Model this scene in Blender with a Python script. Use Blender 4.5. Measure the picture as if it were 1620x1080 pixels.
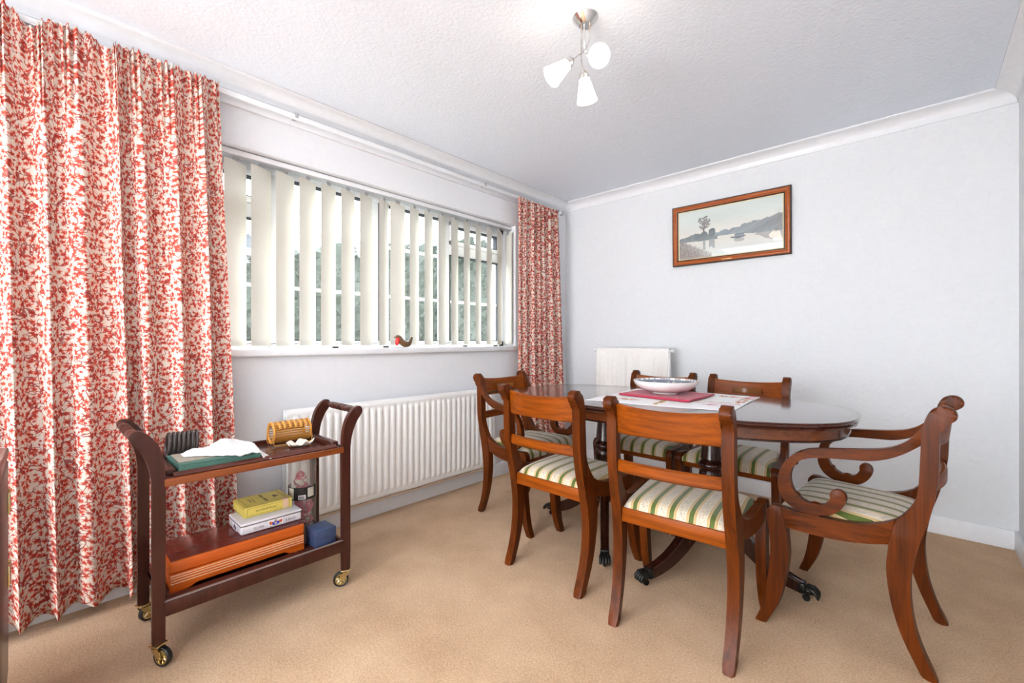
import bpy, bmesh, math, random
import numpy as np
from mathutils import Vector, Matrix

# ------------------------------------------------------------------ scene, camera, light
for o in list(bpy.data.objects):
    bpy.data.objects.remove(o, do_unlink=True)
SC = bpy.context.scene
COL = SC.collection
random.seed(7)
RNG = np.random.default_rng(7)

CAM = (2.3788, -3.2951, 1.0355)
cam_data = bpy.data.cameras.new('camera')
cam_data.sensor_width = 36.0
cam_data.lens = 36.0 * 690.0 / 1620.0
cam_data.clip_start = 0.05
cam = bpy.data.objects.new('camera', cam_data)
cam.location = CAM
cam.rotation_euler = (math.pi / 2, 0, 0.7481)
COL.objects.link(cam)
SC.camera = cam

world = bpy.data.worlds.new('overcast_sky')
SC.world = world
world.use_nodes = True
wn = world.node_tree
bgn = wn.nodes['Background']
bgn.inputs['Color'].default_value = (0.93, 0.96, 1.0, 1)
bgn.inputs['Strength'].default_value = 9.0

# added unseen fill light in the rear doorway, lighting the room from behind
fill_rear = bpy.data.lights.new('rear_fill_light', 'AREA')
fill_rear.shape = 'RECTANGLE'
fill_rear.size = 2.4
fill_rear.size_y = 2.05
fill_rear.energy = 48
fill_rear.color = (0.90, 0.965, 1.0)
fill_rear_obj = bpy.data.objects.new('rear_fill_light', fill_rear)
fill_rear_obj.location = (1.37, -7.54, 1.10)
fill_rear_obj.rotation_euler = (math.pi / 2, 0, 0)
COL.objects.link(fill_rear_obj)

# added overhead fill light behind the camera, standing in for bounced flash
fill_top = bpy.data.lights.new('overhead_fill_light', 'AREA')
fill_top.shape = 'RECTANGLE'
fill_top.size = 2.2
fill_top.size_y = 2.6
fill_top.energy = 40
fill_top.color = (0.90, 0.965, 1.0)
fill_top_obj = bpy.data.objects.new('overhead_fill_light', fill_top)
fill_top_obj.location = (1.37, -5.35, 2.285)
COL.objects.link(fill_top_obj)

# added unseen area light aimed upwards to brighten the ceiling
fill_up = bpy.data.lights.new('upward_fill_light', 'AREA')
fill_up.shape = 'DISK'
fill_up.size = 0.7
fill_up.energy = 44
fill_up.color = (0.92, 0.97, 1.0)
fill_up_obj = bpy.data.objects.new('upward_fill_light', fill_up)
fill_up_obj.location = (1.37, -5.8, 0.70)
fill_up_obj.rotation_euler = (math.pi, 0, 0)
COL.objects.link(fill_up_obj)

# light portal: guides the sky's own light through the blind window
win = bpy.data.lights.new('window_portal', 'AREA')
win.shape = 'RECTANGLE'
win.size = 2.35
win.size_y = 1.0
win.cycles.is_portal = True
wino = bpy.data.objects.new('window_portal', win)
wino.location = (-0.24, -1.86, 1.48)
wino.rotation_euler = (math.pi / 2, 0, -math.pi / 2)
COL.objects.link(wino)

vs = SC.view_settings
vs.view_transform = 'Standard'
vs.look = 'None'
vs.exposure = 0.53
vs.gamma = 1.0
vs.use_curve_mapping = False

# ------------------------------------------------------------------ helpers
def S(h, a=1.0):
    h = h.lstrip('#')
    r = []
    for i in (0, 2, 4):
        c = int(h[i:i + 2], 16) / 255
        r.append(c / 12.92 if c <= 0.04045 else ((c + 0.055) / 1.055) ** 2.4)
    return (r[0], r[1], r[2], a)

class NT:
    """small wrapper for building node materials"""
    def __init__(self, name):
        self.m = bpy.data.materials.new(name)
        self.m.use_nodes = True
        self.t = self.m.node_tree
        self.p = self.t.nodes['Principled BSDF']
        self.out = self.t.nodes['Material Output']
    def n(self, typ, **kw):
        nd = self.t.nodes.new(typ)
        for k, v in kw.items():
            setattr(nd, k, v)
        return nd
    def l(self, a, b):
        self.t.links.new(a, b)
    def val(self, x):
        return x
    def math(self, op, a, b=None, c=None, clamp=False):
        nd = self.n('ShaderNodeMath', operation=op, use_clamp=clamp)
        for i, x in enumerate((a, b, c)):
            if x is None:
                continue
            if isinstance(x, (int, float)):
                nd.inputs[i].default_value = x
            else:
                self.l(x, nd.inputs[i])
        return nd.outputs[0]
    def mix(self, f, a, b):
        nd = self.n('ShaderNodeMix', data_type='RGBA')
        for s, x in ((nd.inputs['Factor'], f), (nd.inputs['A'], a), (nd.inputs['B'], b)):
            if isinstance(x, (int, float)):
                s.default_value = x
            elif isinstance(x, tuple):
                s.default_value = x
            else:
                self.l(x, s)
        # pick colour sockets
        return nd
    def cmix(self, f, a, b):
        nd = self.n('ShaderNodeMix', data_type='RGBA')
        fs = nd.inputs[0]
        A, B = nd.inputs[6], nd.inputs[7]
        for s, x in ((fs, f), (A, a), (B, b)):
            if isinstance(x, (int, float, tuple)):
                s.default_value = x
            else:
                self.l(x, s)
        return nd.outputs[2]
    def coord(self, kind='Object', scale=(1, 1, 1), rot=(0, 0, 0), loc=(0, 0, 0)):
        tc = self.n('ShaderNodeTexCoord')
        mp = self.n('ShaderNodeMapping')
        mp.inputs['Scale'].default_value = scale
        mp.inputs['Rotation'].default_value = rot
        mp.inputs['Location'].default_value = loc
        self.l(tc.outputs[kind], mp.inputs['Vector'])
        return mp.outputs[0]
    def noise(self, vec, scale, detail=3, rough=0.5, dist=0.0):
        nd = self.n('ShaderNodeTexNoise')
        nd.inputs['Scale'].default_value = scale
        nd.inputs['Detail'].default_value = detail
        nd.inputs['Roughness'].default_value = rough
        nd.inputs['Distortion'].default_value = dist
        self.l(vec, nd.inputs['Vector'])
        return nd.outputs['Fac']
    def ramp(self, fac, stops):
        nd = self.n('ShaderNodeValToRGB')
        e = nd.color_ramp.elements
        while len(e) < len(stops):
            e.new(0.5)
        for i, (p, c) in enumerate(stops):
            e[i].position = p
            e[i].color = c
        self.l(fac, nd.inputs[0])
        return nd.outputs[0]
    def bump(self, h, strength=0.3, dist=0.01):
        nd = self.n('ShaderNodeBump')
        nd.inputs['Strength'].default_value = strength
        nd.inputs['Distance'].default_value = dist
        self.l(h, nd.inputs['Height'])
        self.l(nd.outputs[0], self.p.inputs['Normal'])
    def base(self, c):
        if isinstance(c, tuple):
            self.p.inputs['Base Color'].default_value = c
        else:
            self.l(c, self.p.inputs['Base Color'])
    def set(self, **kw):
        for k, v in kw.items():
            self.p.inputs[k.replace('_', ' ')].default_value = v
        return self

M = {}
def plain(name, col, rough=0.5, metal=0.0, var=0.06, scale=30.0, coat=0.0):
    a = NT(name)
    v = a.coord('Object')
    f = a.noise(v, scale, 3)
    dark = tuple(c * (1 - var) for c in col[:3]) + (1,)
    lite = tuple(min(1, c * (1 + var)) for c in col[:3]) + (1,)
    a.base(a.ramp(f, [(0.3, dark), (0.7, lite)]))
    a.set(Roughness=rough, Metallic=metal, Coat_Weight=coat, Coat_Roughness=0.1)
    M[name] = a.m
    return a

def wood(name, dark, light, rough=0.32, axis=2, coat=0.25, freq=1.0, contrast=(0.25, 0.75), spec=0.2):
    a = NT(name)
    sc = [26 * freq, 26 * freq, 26 * freq]
    sc[axis] = 1.6 * freq
    v = a.coord('Object', scale=tuple(sc))
    g1 = a.noise(v, 1.0, 6, 0.6, 1.2)
    sc2 = [160 * freq] * 3
    sc2[axis] = 6 * freq
    v2 = a.coord('Object', scale=tuple(sc2))
    g2 = a.noise(v2, 1.0, 2, 0.5)
    g = a.math('ADD', a.math('MULTIPLY', g1, 0.75), a.math('MULTIPLY', g2, 0.25))
    a.base(a.ramp(g, [(contrast[0], dark), (contrast[1], light)]))
    a.set(Roughness=rough, Coat_Weight=coat, Coat_Roughness=0.12)
    a.bump(g2, 0.05, 0.002)
    a.p.inputs['Specular IOR Level'].default_value = spec
    M[name] = a.m
    return a

def tag(o, label=None, cat=None, group=None, kind=None):
    if label: o['label'] = label
    if cat: o['category'] = cat
    if group: o['group'] = group
    if kind: o['kind'] = kind
    return o

def thing(name, label, cat, loc=(0, 0, 0), rz=0.0, group=None):
    o = bpy.data.objects.new(name, None)
    o.empty_display_size = 0.05
    o.location = loc
    o.rotation_euler = (0, 0, rz)
    COL.objects.link(o)
    return tag(o, label, cat, group)

def finish(me, angle=35):
    if angle:
        me.polygons.foreach_set('use_smooth', [True] * len(me.polygons))
        me.set_sharp_from_angle(angle=math.radians(angle))
    me.update()

def obj(name, bm, mat, parent=None, angle=35, label=None):
    me = bpy.data.meshes.new(name)
    bmesh.ops.recalc_face_normals(bm, faces=bm.faces[:])
    bm.to_mesh(me)
    bm.free()
    finish(me, angle)
    return link(name, me, mat, parent, label)

def link(name, me, mat, parent=None, label=None):
    if mat is not None and len(me.materials) == 0:
        me.materials.append(M[mat] if isinstance(mat, str) else mat)
    o = bpy.data.objects.new(name, me)
    COL.objects.link(o)
    if parent is not None:
        o.parent = parent
    if label: o['label'] = label
    return o

def struct(name, bm, mat, angle=35):
    return tag(obj(name, bm, mat, None, angle), kind='structure')

def copy_tree(o, parent=None):
    c = o.copy()
    COL.objects.link(c)
    c.parent = parent
    for ch in list(o.children):
        copy_tree(ch, c)
    return c

def box(bm, x0, x1, y0, y1, z0, z1, bevel=0.0, seg=2, mat=None):
    vs_ = [bm.verts.new(p) for p in ((x0, y0, z0), (x1, y0, z0), (x1, y1, z0), (x0, y1, z0),
                                     (x0, y0, z1), (x1, y0, z1), (x1, y1, z1), (x0, y1, z1))]
    fs = [bm.faces.new([vs_[i] for i in q]) for q in ((3, 2, 1, 0), (4, 5, 6, 7), (0, 1, 5, 4), (1, 2, 6, 5), (2, 3, 7, 6), (3, 0, 4, 7))]
    if bevel > 0:
        es = set()
        for f in fs:
            es.update(f.edges)
        r = bmesh.ops.bevel(bm, geom=list(es), offset=bevel, segments=seg, profile=0.5, affect='EDGES')
        out = set(v for f in r['faces'] for v in f.verts)
        for f in fs:
            if f.is_valid: out.update(f.verts)
        return list(out)
    return vs_

def bx(*a, **k):
    bm = bmesh.new()
    box(bm, *a, **k)
    return bm

def lathe(bm, prof, n=32, M4=None, closed=False):
    """prof: (r, z) list revolved round z"""
    M4 = M4 or Matrix.Identity(4)
    rings = []
    for r, z in prof:
        if r < 1e-6:
            rings.append([bm.verts.new(M4 @ Vector((0, 0, z)))])
        else:
            rings.append([bm.verts.new(M4 @ Vector((r * math.cos(2 * math.pi * k / n), r * math.sin(2 * math.pi * k / n), z))) for k in range(n)])
    for a, b in zip(rings, rings[1:]):
        if len(a) == 1 and len(b) == 1: continue
        for k in range(n):
            k2 = (k + 1) % n
            if len(a) == 1: bm.faces.new((a[0], b[k2], b[k]))
            elif len(b) == 1: bm.faces.new((a[k], a[k2], b[0]))
            else: bm.faces.new((a[k], a[k2], b[k2], b[k]))
    return bm

def tube(bm, pts, rad, n=10, cap=True, up=Vector((0, 0, 1))):
    """round tube along pts; rad number or list"""
    pts = [Vector(p) for p in pts]
    rad = [float(rad)] * len(pts) if isinstance(rad, (int, float)) else [float(q) for q in rad]
    rings = []
    prev = None
    for i, p in enumerate(pts):
        t = (pts[min(i + 1, len(pts) - 1)] - pts[max(i - 1, 0)]).normalized()
        if prev is None:
            a = t.cross(up)
            if a.length < 1e-4: a = t.cross(Vector((1, 0, 0)))
            a.normalize()
        else:
            a = prev - t * prev.dot(t)
            a.normalize()
        b = t.cross(a)
        prev = a
        rings.append([bm.verts.new(p + rad[i] * (math.cos(2 * math.pi * k / n) * a + math.sin(2 * math.pi * k / n) * b)) for k in range(n)])
    for a, b in zip(rings, rings[1:]):
        for k in range(n):
            bm.faces.new((a[k], a[(k + 1) % n], b[(k + 1) % n], b[k]))
    if cap:
        bm.faces.new(rings[0][::-1])
        bm.faces.new(rings[-1])
    return bm

def ball(bm, c, r, sc=(1, 1, 1), u=12, v=8, rot=None):
    mt = Matrix.Translation(c) @ (rot or Matrix.Identity(4)) @ Matrix.Diagonal((*sc, 1)) 
    return bmesh.ops.create_uvsphere(bm, u_segments=u, v_segments=v, radius=r, matrix=mt)['verts']

def crom(pts, n=3, closed=True, corners=()):
    """Catmull-Rom refinement of a 2D/3D outline, keeping the listed points as corners"""
    P = [Vector(p) for p in pts]
    N = len(P)
    out = []
    cnt = N if closed else N - 1
    for i in range(cnt):
        p1, p2 = P[i], P[(i + 1) % N]
        p0 = P[i - 1] if (closed or i > 0) else p1
        p3 = P[(i + 2) % N] if (closed or i + 2 < N) else p2
        if i in corners: p0 = p1 - (p2 - p1)
        if (i + 1) % N in corners: p3 = p2 + (p2 - p1)
        for k in range(n):
            t = k / n
            out.append(0.5 * ((2 * p1) + (p2 - p0) * t + (2 * p0 - 5 * p1 + 4 * p2 - p3) * t * t + (3 * p1 - p0 - 3 * p2 + p3) * t ** 3))
    if not closed: out.append(P[-1])
    return out

def plate(outline, t, fn, bevel=0.003, seg=2):
    """closed 2D outline (a,b) extruded to thickness t; fn(a, b, w) -> 3D, w in -t/2..t/2"""
    bm = bmesh.new()
    A = [bm.verts.new((p[0], p[1], -t / 2)) for p in outline]
    B = [bm.verts.new((p[0], p[1], t / 2)) for p in outline]
    n = len(A)
    fa = bm.faces.new(A[::-1])
    fb = bm.faces.new(B)
    for i in range(n):
        bm.faces.new((A[i], A[(i + 1) % n], B[(i + 1) % n], B[i]))
    if bevel:
        es = list(fa.edges) + list(fb.edges)
        bmesh.ops.bevel(bm, geom=es, offset=bevel, segments=seg, profile=0.5, affect='EDGES', clamp_overlap=True)
    big = [f for f in bm.faces if len(f.verts) > 4]
    bmesh.ops.triangulate(bm, faces=big)
    for v in bm.verts:
        v.co = Vector(fn(v.co.x, v.co.y, v.co.z))
    return bm

def grid_mesh(name, X, uv=None, closed_u=False):
    """X: (nu, nv, 3) array of points"""
    nu, nv = X.shape[:2]
    verts = X.reshape(-1, 3).tolist()
    faces = []
    for i in range(nu - (0 if closed_u else 1)):
        for j in range(nv - 1):
            i2 = (i + 1) % nu
            faces.append((i * nv + j, i2 * nv + j, i2 * nv + j + 1, i * nv + j + 1))
    me = bpy.data.meshes.new(name)
    me.from_pydata(verts, [], faces)
    if uv is not None:
        lay = me.uv_layers.new(name='cloth')
        idx = np.zeros(len(me.loops), dtype=np.int32)
        me.loops.foreach_get('vertex_index', idx)
        lay.data.foreach_set('uv', uv.reshape(-1, 2)[idx].astype(np.float32).ravel())
    me.polygons.foreach_set('use_smooth', [True] * len(me.polygons))
    me.update()
    return me

def print_mesh(name, nx, ny, fn, place):
    """flat printed panel: fn(u,v arrays)->(...,3) sRGB 0..1; place(u,v)->(...,3) positions"""
    u, v = np.meshgrid(np.linspace(0, 1, nx + 1), np.linspace(0, 1, ny + 1), indexing='ij')
    X = place(u, v)
    me = grid_mesh(name, X)
    c = fn((u[:-1, :-1] + u[1:, 1:]) / 2, (v[:-1, :-1] + v[1:, 1:]) / 2)
    c = np.where(c <= 0.04045, c / 12.92, ((np.clip(c, 0, 1) + 0.055) / 1.055) ** 2.4)
    cols = np.ones((nx * ny, 4, 4), dtype=np.float32)
    cols[:, :, :3] = c.reshape(-1, 1, 3)
    at = me.color_attributes.new('ink', 'FLOAT_COLOR', 'CORNER')
    at.data.foreach_set('color', cols.ravel())
    return me

def ink(name, rough=0.6, coat=0.0):
    a = NT(name)
    at = a.n('ShaderNodeAttribute', attribute_name='ink')
    a.base(at.outputs['Color'])
    a.set(Roughness=rough, Coat_Weight=coat)
    M[name] = a.m

def text_mesh(s, size, depth=0.0002):
    cu = bpy.data.curves.new('lettering', 'FONT')
    cu.body = s
    cu.size = size
    cu.extrude = depth
    cu.align_x = 'CENTER'
    cu.align_y = 'CENTER'
    cu.resolution_u = 2
    o = bpy.data.objects.new('lettering', cu)
    COL.objects.link(o)
    bpy.context.view_layer.update()
    me = bpy.data.meshes.new_from_object(o.evaluated_get(bpy.context.evaluated_depsgraph_get()))
    bpy.data.objects.remove(o, do_unlink=True)
    me.name = 'lettering'
    return me

def lettering(s, size, origin, xdir, ydir, mat, parent, stretch=1.0):
    me = text_mesh(s, size)
    x = Vector(xdir).normalized(); y = Vector(ydir).normalized()
    m4 = Matrix((x * stretch, y, x.cross(y))).transposed().to_4x4()
    m4.translation = Vector(origin)
    me.transform(m4)
    me.materials.clear()
    return link('lettering', me, mat, parent)

# ------------------------------------------------------------------ materials
def build_materials():
    # painted textured wall paper
    a = NT('wall_paint')
    v = a.coord('Object')
    n1 = a.noise(v, 14, 4, 0.6, 2.5)
    n2 = a.noise(v, 90, 3, 0.6)
    h = a.math('ADD', n1, a.math('MULTIPLY', n2, 0.25))
    a.base(a.ramp(n1, [(0.2, S('#dfe1e4')), (0.8, S('#e5e7e9'))]))
    a.set(Roughness=0.75)
    a.bump(h, 0.45, 0.006)
    M['wall_paint'] = a.m
    # smooth plaster of the window wall
    a = NT('plaster_paint')
    v = a.coord('Object')
    n1 = a.noise(v, 30, 3)
    a.base(a.ramp(n1, [(0.2, S('#ecedf1')), (0.8, S('#f0f1f4'))]))
    a.set(Roughness=0.7)
    a.bump(n1, 0.12, 0.003)
    M['plaster_paint'] = a.m
    # stippled ceiling
    a = NT('ceiling_paint')
    v = a.coord('Object')
    vo = a.n('ShaderNodeTexVoronoi')
    vo.inputs['Scale'].default_value = 75
    a.l(v, vo.inputs['Vector'])
    n2 = a.noise(v, 60, 4, 0.65)
    h = a.math('ADD', a.math('MULTIPLY', vo.outputs['Distance'], -0.6), n2)
    a.base(a.ramp(n2, [(0.2, S('#e8effb')), (0.8, S('#f0f6ff'))]))
    a.set(Roughness=0.7)
    a.bump(h, 0.28, 0.005)
    M['ceiling_paint'] = a.m
    # gloss white
    plain('white_gloss', S('#f1f2f5'), 0.35, var=0.02)
    plain('white_pvc', S('#f3f4f6'), 0.3, var=0.015)
    plain('gasket', S('#2c2f38'), 0.6)
    plain('radiator_enamel', S('#f6f5f3'), 0.38, var=0.015)
    plain('copper_pipe', S('#d9c2ac'), 0.4, var=0.05)
    # carpet
    a = NT('carpet')
    v = a.coord('Object')
    n1 = a.noise(v, 4, 4, 0.6)
    n2 = a.noise(v, 130, 4, 0.8)
    n3 = a.noise(v, 420, 2, 0.7)
    f = a.math('ADD', a.math('MULTIPLY', n1, 0.25), a.math('ADD', a.math('MULTIPLY', n2, 0.5), a.math('MULTIPLY', n3, 0.25)))
    a.base(a.ramp(f, [(0.34, S('#a97f58')), (0.5, S('#dab289')), (0.66, S('#f6d4ae'))]))
    a.set(Roughness=0.95, Sheen_Weight=0.25)
    a.p.inputs['Specular IOR Level'].default_value = 0.1
    a.bump(a.math('ADD', n2, n3), 0.7, 0.008)
    M['carpet'] = a.m
    # woods
    wood('mahogany', S('#321304'), S('#6e3206'), 0.36, 2, 0.0, contrast=(0.3, 0.72), spec=0.16)
    wood('mahogany_side', S('#321304'), S('#723406'), 0.36, 1, 0.0, contrast=(0.3, 0.72), spec=0.16)
    wood('mahogany_rail', S('#522306'), S('#a45008'), 0.36, 0, 0.0, spec=0.18)
    wood('mahogany_inlay', S('#6a3a12'), S('#8f5a26'), 0.3, 0)
    wood('table_dark', S('#1d0b07'), S('#3a1a10'), 0.25, 2, 0.5)
    wood('table_top', S('#2e120b'), S('#4b2115'), 0.16, 0, 0.8)
    wood('table_apron', S('#4a2010'), S('#7c4420'), 0.25, 0, 0.5)
    wood('trolley_dark', S('#2a120d'), S('#4e251b'), 0.35, 2, 0.3)
    wood('trolley_board', S('#3e1b14'), S('#65342a'), 0.25, 1, 0.4)
    wood('trolley_edge_lit', S('#6d3116'), S('#9a5428'), 0.3, 1, 0.3)  # lighter orange than the other trolley wood: light on the front edge painted in
    wood('canteen_orange', S('#b04410'), S('#e2701f'), 0.28, 1, 0.4)
    wood('canteen_lid', S('#4a150f'), S('#7a2a1c'), 0.2, 1, 0.5)
    wood('frame_wood', S('#8c3f17'), S('#c06a34'), 0.35, 0, 0.2)
    wood('bamboo', S('#b4742c'), S('#e2a552'), 0.45, 1, 0.1)
    plain('groove_paint', S('#e9c7a4'), 0.5)
    plain('frame_dark', S('#33231b'), 0.4)
    plain('frame_slip', S('#e8dcb4'), 0.5)
    plain('plaque_brass', S('#b58a58'), 0.4, 0.5)
    plain('scuff_wood', S('#8a7a74'), 0.5)
    # metals
    plain('chrome', S('#d9d6d4'), 0.08, 1.0, var=0.02)
    plain('brass', S('#dccb98'), 0.22, 1.0)
    plain('paw_metal', S('#2b2a28'), 0.35, 0.7)
    plain('black_rubber', S('#15171a'), 0.35)
    plain('steel_grey', S('#b8b9bd'), 0.4, 0.3)
    # textiles
    for nm, c in (('lace_white', '#eae9ec'), ('drape_cream', '#f2eeea'), ('napkin_red', '#b52c48')):
        b = plain(nm, S(c), 0.9, var=0.03, scale=60)
        b.p.inputs['Sheen Weight'].default_value = 0.2
    lw_ = NT('lace_white')
    v = lw_.coord('Object')
    vo = lw_.n('ShaderNodeTexVoronoi'); vo.inputs['Scale'].default_value = 260
    lw_.l(v, vo.inputs['Vector'])
    lw_.base(lw_.ramp(vo.outputs['Distance'], [(0.1, S('#d5d4d8')), (0.45, S('#f0eff1'))]))
    lw_.set(Roughness=0.9)
    lw_.bump(vo.outputs['Distance'], 0.5, 0.003)
    M['lace_white'] = lw_.m
    # boxes
    plain('cigar_yellow', S('#e9d468'), 0.55, var=0.04)
    plain('print_brown', S('#7a5a1c'), 0.6)
    plain('tin_white', S('#eceaf0'), 0.25, 0.1, var=0.02)
    plain('print_grey', S('#63646f'), 0.6)
    plain('print_black', S('#30343e'), 0.5)
    plain('seal_pink', S('#e8c2a0'), 0.6)
    plain('box_blue', S('#35466a'), 0.6, var=0.12, scale=60)
    plain('book_green', S('#3f675c'), 0.6, var=0.1)
    plain('book_grey', S('#a09788'), 0.7)
    plain('rib_dark', S('#3a302d'), 0.3, coat=0.3)
    plain('dish_cream', S('#efe6d8'), 0.4)
    plain('ribbon_pink', S('#d84a72'), 0.45, var=0.2, scale=120)
    plain('ribbon_mauve', S('#b56a8c'), 0.45, var=0.2, scale=120)
    plain('label_black', S('#17171b'), 0.4)
    plain('label_pale', S('#e2dccf'), 0.5)
    plain('china_white', S('#f6f4f2'), 0.12, var=0.01, coat=0.5)
    plain('robin_brown', S('#6d4f33'), 0.2, var=0.2, coat=0.6)
    plain('robin_red', S('#e01812'), 0.3, coat=0.4)
    plain('robin_black', S('#1d1814'), 0.3)
    plain('pane_dark', S('#a8b4c0'), 0.2)
    ink('ink_matte', 0.6)
    ink('ink_gloss', 0.25, 0.6)
    # glass
    a = NT('window_glass')
    tr = a.n('ShaderNodeBsdfTransparent')
    tr.inputs[0].default_value = (0.97, 0.985, 0.98, 1)
    gl = a.n('ShaderNodeBsdfGlossy')
    gl.inputs['Roughness'].default_value = 0.02
    lw = a.n('ShaderNodeLayerWeight')
    lw.inputs[0].default_value = 0.5
    f5 = a.math('POWER', lw.outputs['Facing'], 5.0)
    fac = a.math('ADD', a.math('MULTIPLY', f5, 0.9), 0.045)
    mx = a.n('ShaderNodeMixShader')
    a.l(fac, mx.inputs[0]); a.l(tr.outputs[0], mx.inputs[1]); a.l(gl.outputs[0], mx.inputs[2])
    a.l(mx.outputs[0], a.out.inputs['Surface'])
    M['window_glass'] = a.m
    a = NT('jar_plastic')
    tr = a.n('ShaderNodeBsdfTransparent')
    tr.inputs[0].default_value = (0.96, 0.95, 0.94, 1)
    df = a.n('ShaderNodeBsdfPrincipled')
    df.inputs['Base Color'].default_value = S('#e6e0da')
    df.inputs['Roughness'].default_value = 0.15
    mx = a.n('ShaderNodeMixShader')
    mx.inputs[0].default_value = 0.13
    a.l(tr.outputs[0], mx.inputs[1]); a.l(df.outputs[0], mx.inputs[2])
    a.l(mx.outputs[0], a.out.inputs['Surface'])
    M['jar_plastic'] = a.m
    # blind fabric: lets daylight through
    a = NT('blind_fabric')
    v = a.coord('Object')
    f = a.noise(a.coord('Object', scale=(300, 300, 40)), 1.0, 2)
    c = a.ramp(f, [(0.2, S('#e6e2d8')), (0.8, S('#edeae0'))])
    df = a.n('ShaderNodeBsdfDiffuse'); tl = a.n('ShaderNodeBsdfTranslucent')
    a.l(c, df.inputs[0]); a.l(c, tl.inputs[0])
    mx = a.n('ShaderNodeMixShader'); mx.inputs[0].default_value = 0.07
    a.l(df.outputs[0], mx.inputs[1]); a.l(tl.outputs[0], mx.inputs[2])
    a.l(mx.outputs[0], a.out.inputs['Surface'])
    M['blind_fabric'] = a.m
    # lamp glass (lit)
    a = NT('lit_glass')
    a.base(S('#fff6ea'))
    a.p.inputs['Emission Color'].default_value = (1.0, 0.86, 0.70, 1)
    a.p.inputs['Emission Strength'].default_value = 5.0
    a.set(Roughness=0.3)
    M['lit_glass'] = a.m
    # seat fabric: stripes running front to back
    a = NT('seat_stripe')
    tc = a.n('ShaderNodeTexCoord')
    sx = a.n('ShaderNodeSeparateXYZ')
    a.l(tc.outputs['Object'], sx.inputs[0])
    per = 0.066
    ph = a.math('FRACT', a.math('ADD', a.math('DIVIDE', sx.outputs[0], per), 20.5))
    d = a.math('ABSOLUTE', a.math('SUBTRACT', ph, 0.5))       # 0 at green centre, .5 at floral centre
    st = a.n('ShaderNodeValToRGB')
    st.color_ramp.interpolation = 'CONSTANT'
    stops = [(0.0, S('#4f5e16')), (0.100, S('#38411a')), (0.115, S('#cdb98a')), (0.135, S('#c09f6c')), (0.235, S('#8f7a55')), (0.25, S('#d6cbb2'))]
    e = st.color_ramp.elements
    while len(e) < len(stops): e.new(0.5)
    for i, (p, c) in enumerate(stops):
        e[i].position = p; e[i].color = c
    a.l(d, st.inputs[0])
    vv = a.coord('Object')
    nz = a.noise(vv, 150, 3, 0.55, 1.5)
    ln = a.math('LESS_THAN', a.math('ABSOLUTE', a.math('SUBTRACT', nz, 0.5)), 0.035)
    infl = a.math('GREATER_THAN', d, 0.29)
    fl = a.math('MULTIPLY', a.math('MULTIPLY', ln, infl), 0.75)
    nz2 = a.noise(vv, 60, 2)
    fc = a.ramp(nz2, [(0.42, S('#5e6670')), (0.6, S('#a8685c'))])
    c1 = a.cmix(fl, st.outputs[0], fc)
    a.base(c1)
    wv = a.noise(a.coord('Object', scale=(900, 300, 300)), 1.0, 2)
    a.bump(wv, 0.15, 0.001)
    a.set(Roughness=0.7, Sheen_Weight=0.3)
    M['seat_stripe'] = a.m
    # printed curtain cotton: red oak sprigs and trailing stems on cream, in cloth (uv, metres) space
    a = NT('curtain_print')
    uvn = a.n('ShaderNodeUVMap', uv_map='cloth')
    wob = a.n('ShaderNodeTexNoise'); wob.inputs['Scale'].default_value = 55; wob.inputs['Detail'].default_value = 2
    a.l(uvn.outputs[0], wob.inputs['Vector'])
    def leaves(scale, off, lobes, size):
        mp = a.n('ShaderNodeMapping')
        mp.inputs['Scale'].default_value = (scale, scale, scale)
        mp.inputs['Location'].default_value = (off, off * 0.7, 0)
        a.l(uvn.outputs[0], mp.inputs[0])
        vo = a.n('ShaderNodeTexVoronoi', voronoi_dimensions='2D')
        vo.inputs['Scale'].default_value = 1.0
        vo.inputs['Randomness'].default_value = 0.8
        a.l(mp.outputs[0], vo.inputs['Vector'])
        rel = a.n('ShaderNodeVectorMath', operation='SUBTRACT')
        a.l(mp.outputs[0], rel.inputs[0]); a.l(vo.outputs['Position'], rel.inputs[1])
        sp = a.n('ShaderNodeSeparateXYZ'); a.l(rel.outputs[0], sp.inputs[0])
        cs = a.n('ShaderNodeSeparateColor'); a.l(vo.outputs['Color'], cs.inputs[0])
        ang = a.math('MULTIPLY', cs.outputs[0], 6.283)
        ca = a.math('COSINE', ang); sa = a.math('SINE', ang)
        x = a.math('SUBTRACT', a.math('MULTIPLY', sp.outputs[0], ca), a.math('MULTIPLY', sp.outputs[1], sa))
        y = a.math('ADD', a.math('MULTIPLY', sp.outputs[0], sa), a.math('MULTIPLY', sp.outputs[1], ca))
        y2 = a.math('MULTIPLY', y, 1.55)
        r = a.math('SQRT', a.math('ADD', a.math('MULTIPLY', x, x), a.math('MULTIPLY', y2, y2)))
        th = a.math('ARCTAN2', y2, x)
        R = a.math('ADD', size, a.math('MULTIPLY', a.math('COSINE', a.math('MULTIPLY', th, lobes)), size * 0.3))
        q = a.math('DIVIDE', r, R)                       # <1 inside the leaf
        return q, cs.outputs[1], x
    q1, t1, x1 = leaves(38, 3.1, 5, 0.38)
    q2, t2, x2 = leaves(58, 9.7, 7, 0.34)
    def lines(scale, off, w):
        mp = a.n('ShaderNodeMapping')
        mp.inputs['Location'].default_value = (off, off, 0)
        a.l(uvn.outputs[0], mp.inputs[0])
        nz_ = a.noise(mp.outputs[0], scale, 1.5, 0.45, 0.6)
        return a.math('LESS_THAN', a.math('ABSOLUTE', a.math('SUBTRACT', nz_, 0.5)), w)
    stem = a.math('MAXIMUM', lines(22, 0, 0.016), lines(17, 5.3, 0.013))
    cream = S('#f1e5d8')
    wash = a.n('ShaderNodeMapRange'); wash.inputs[1].default_value = 1.7; wash.inputs[2].default_value = 0.6
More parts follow.
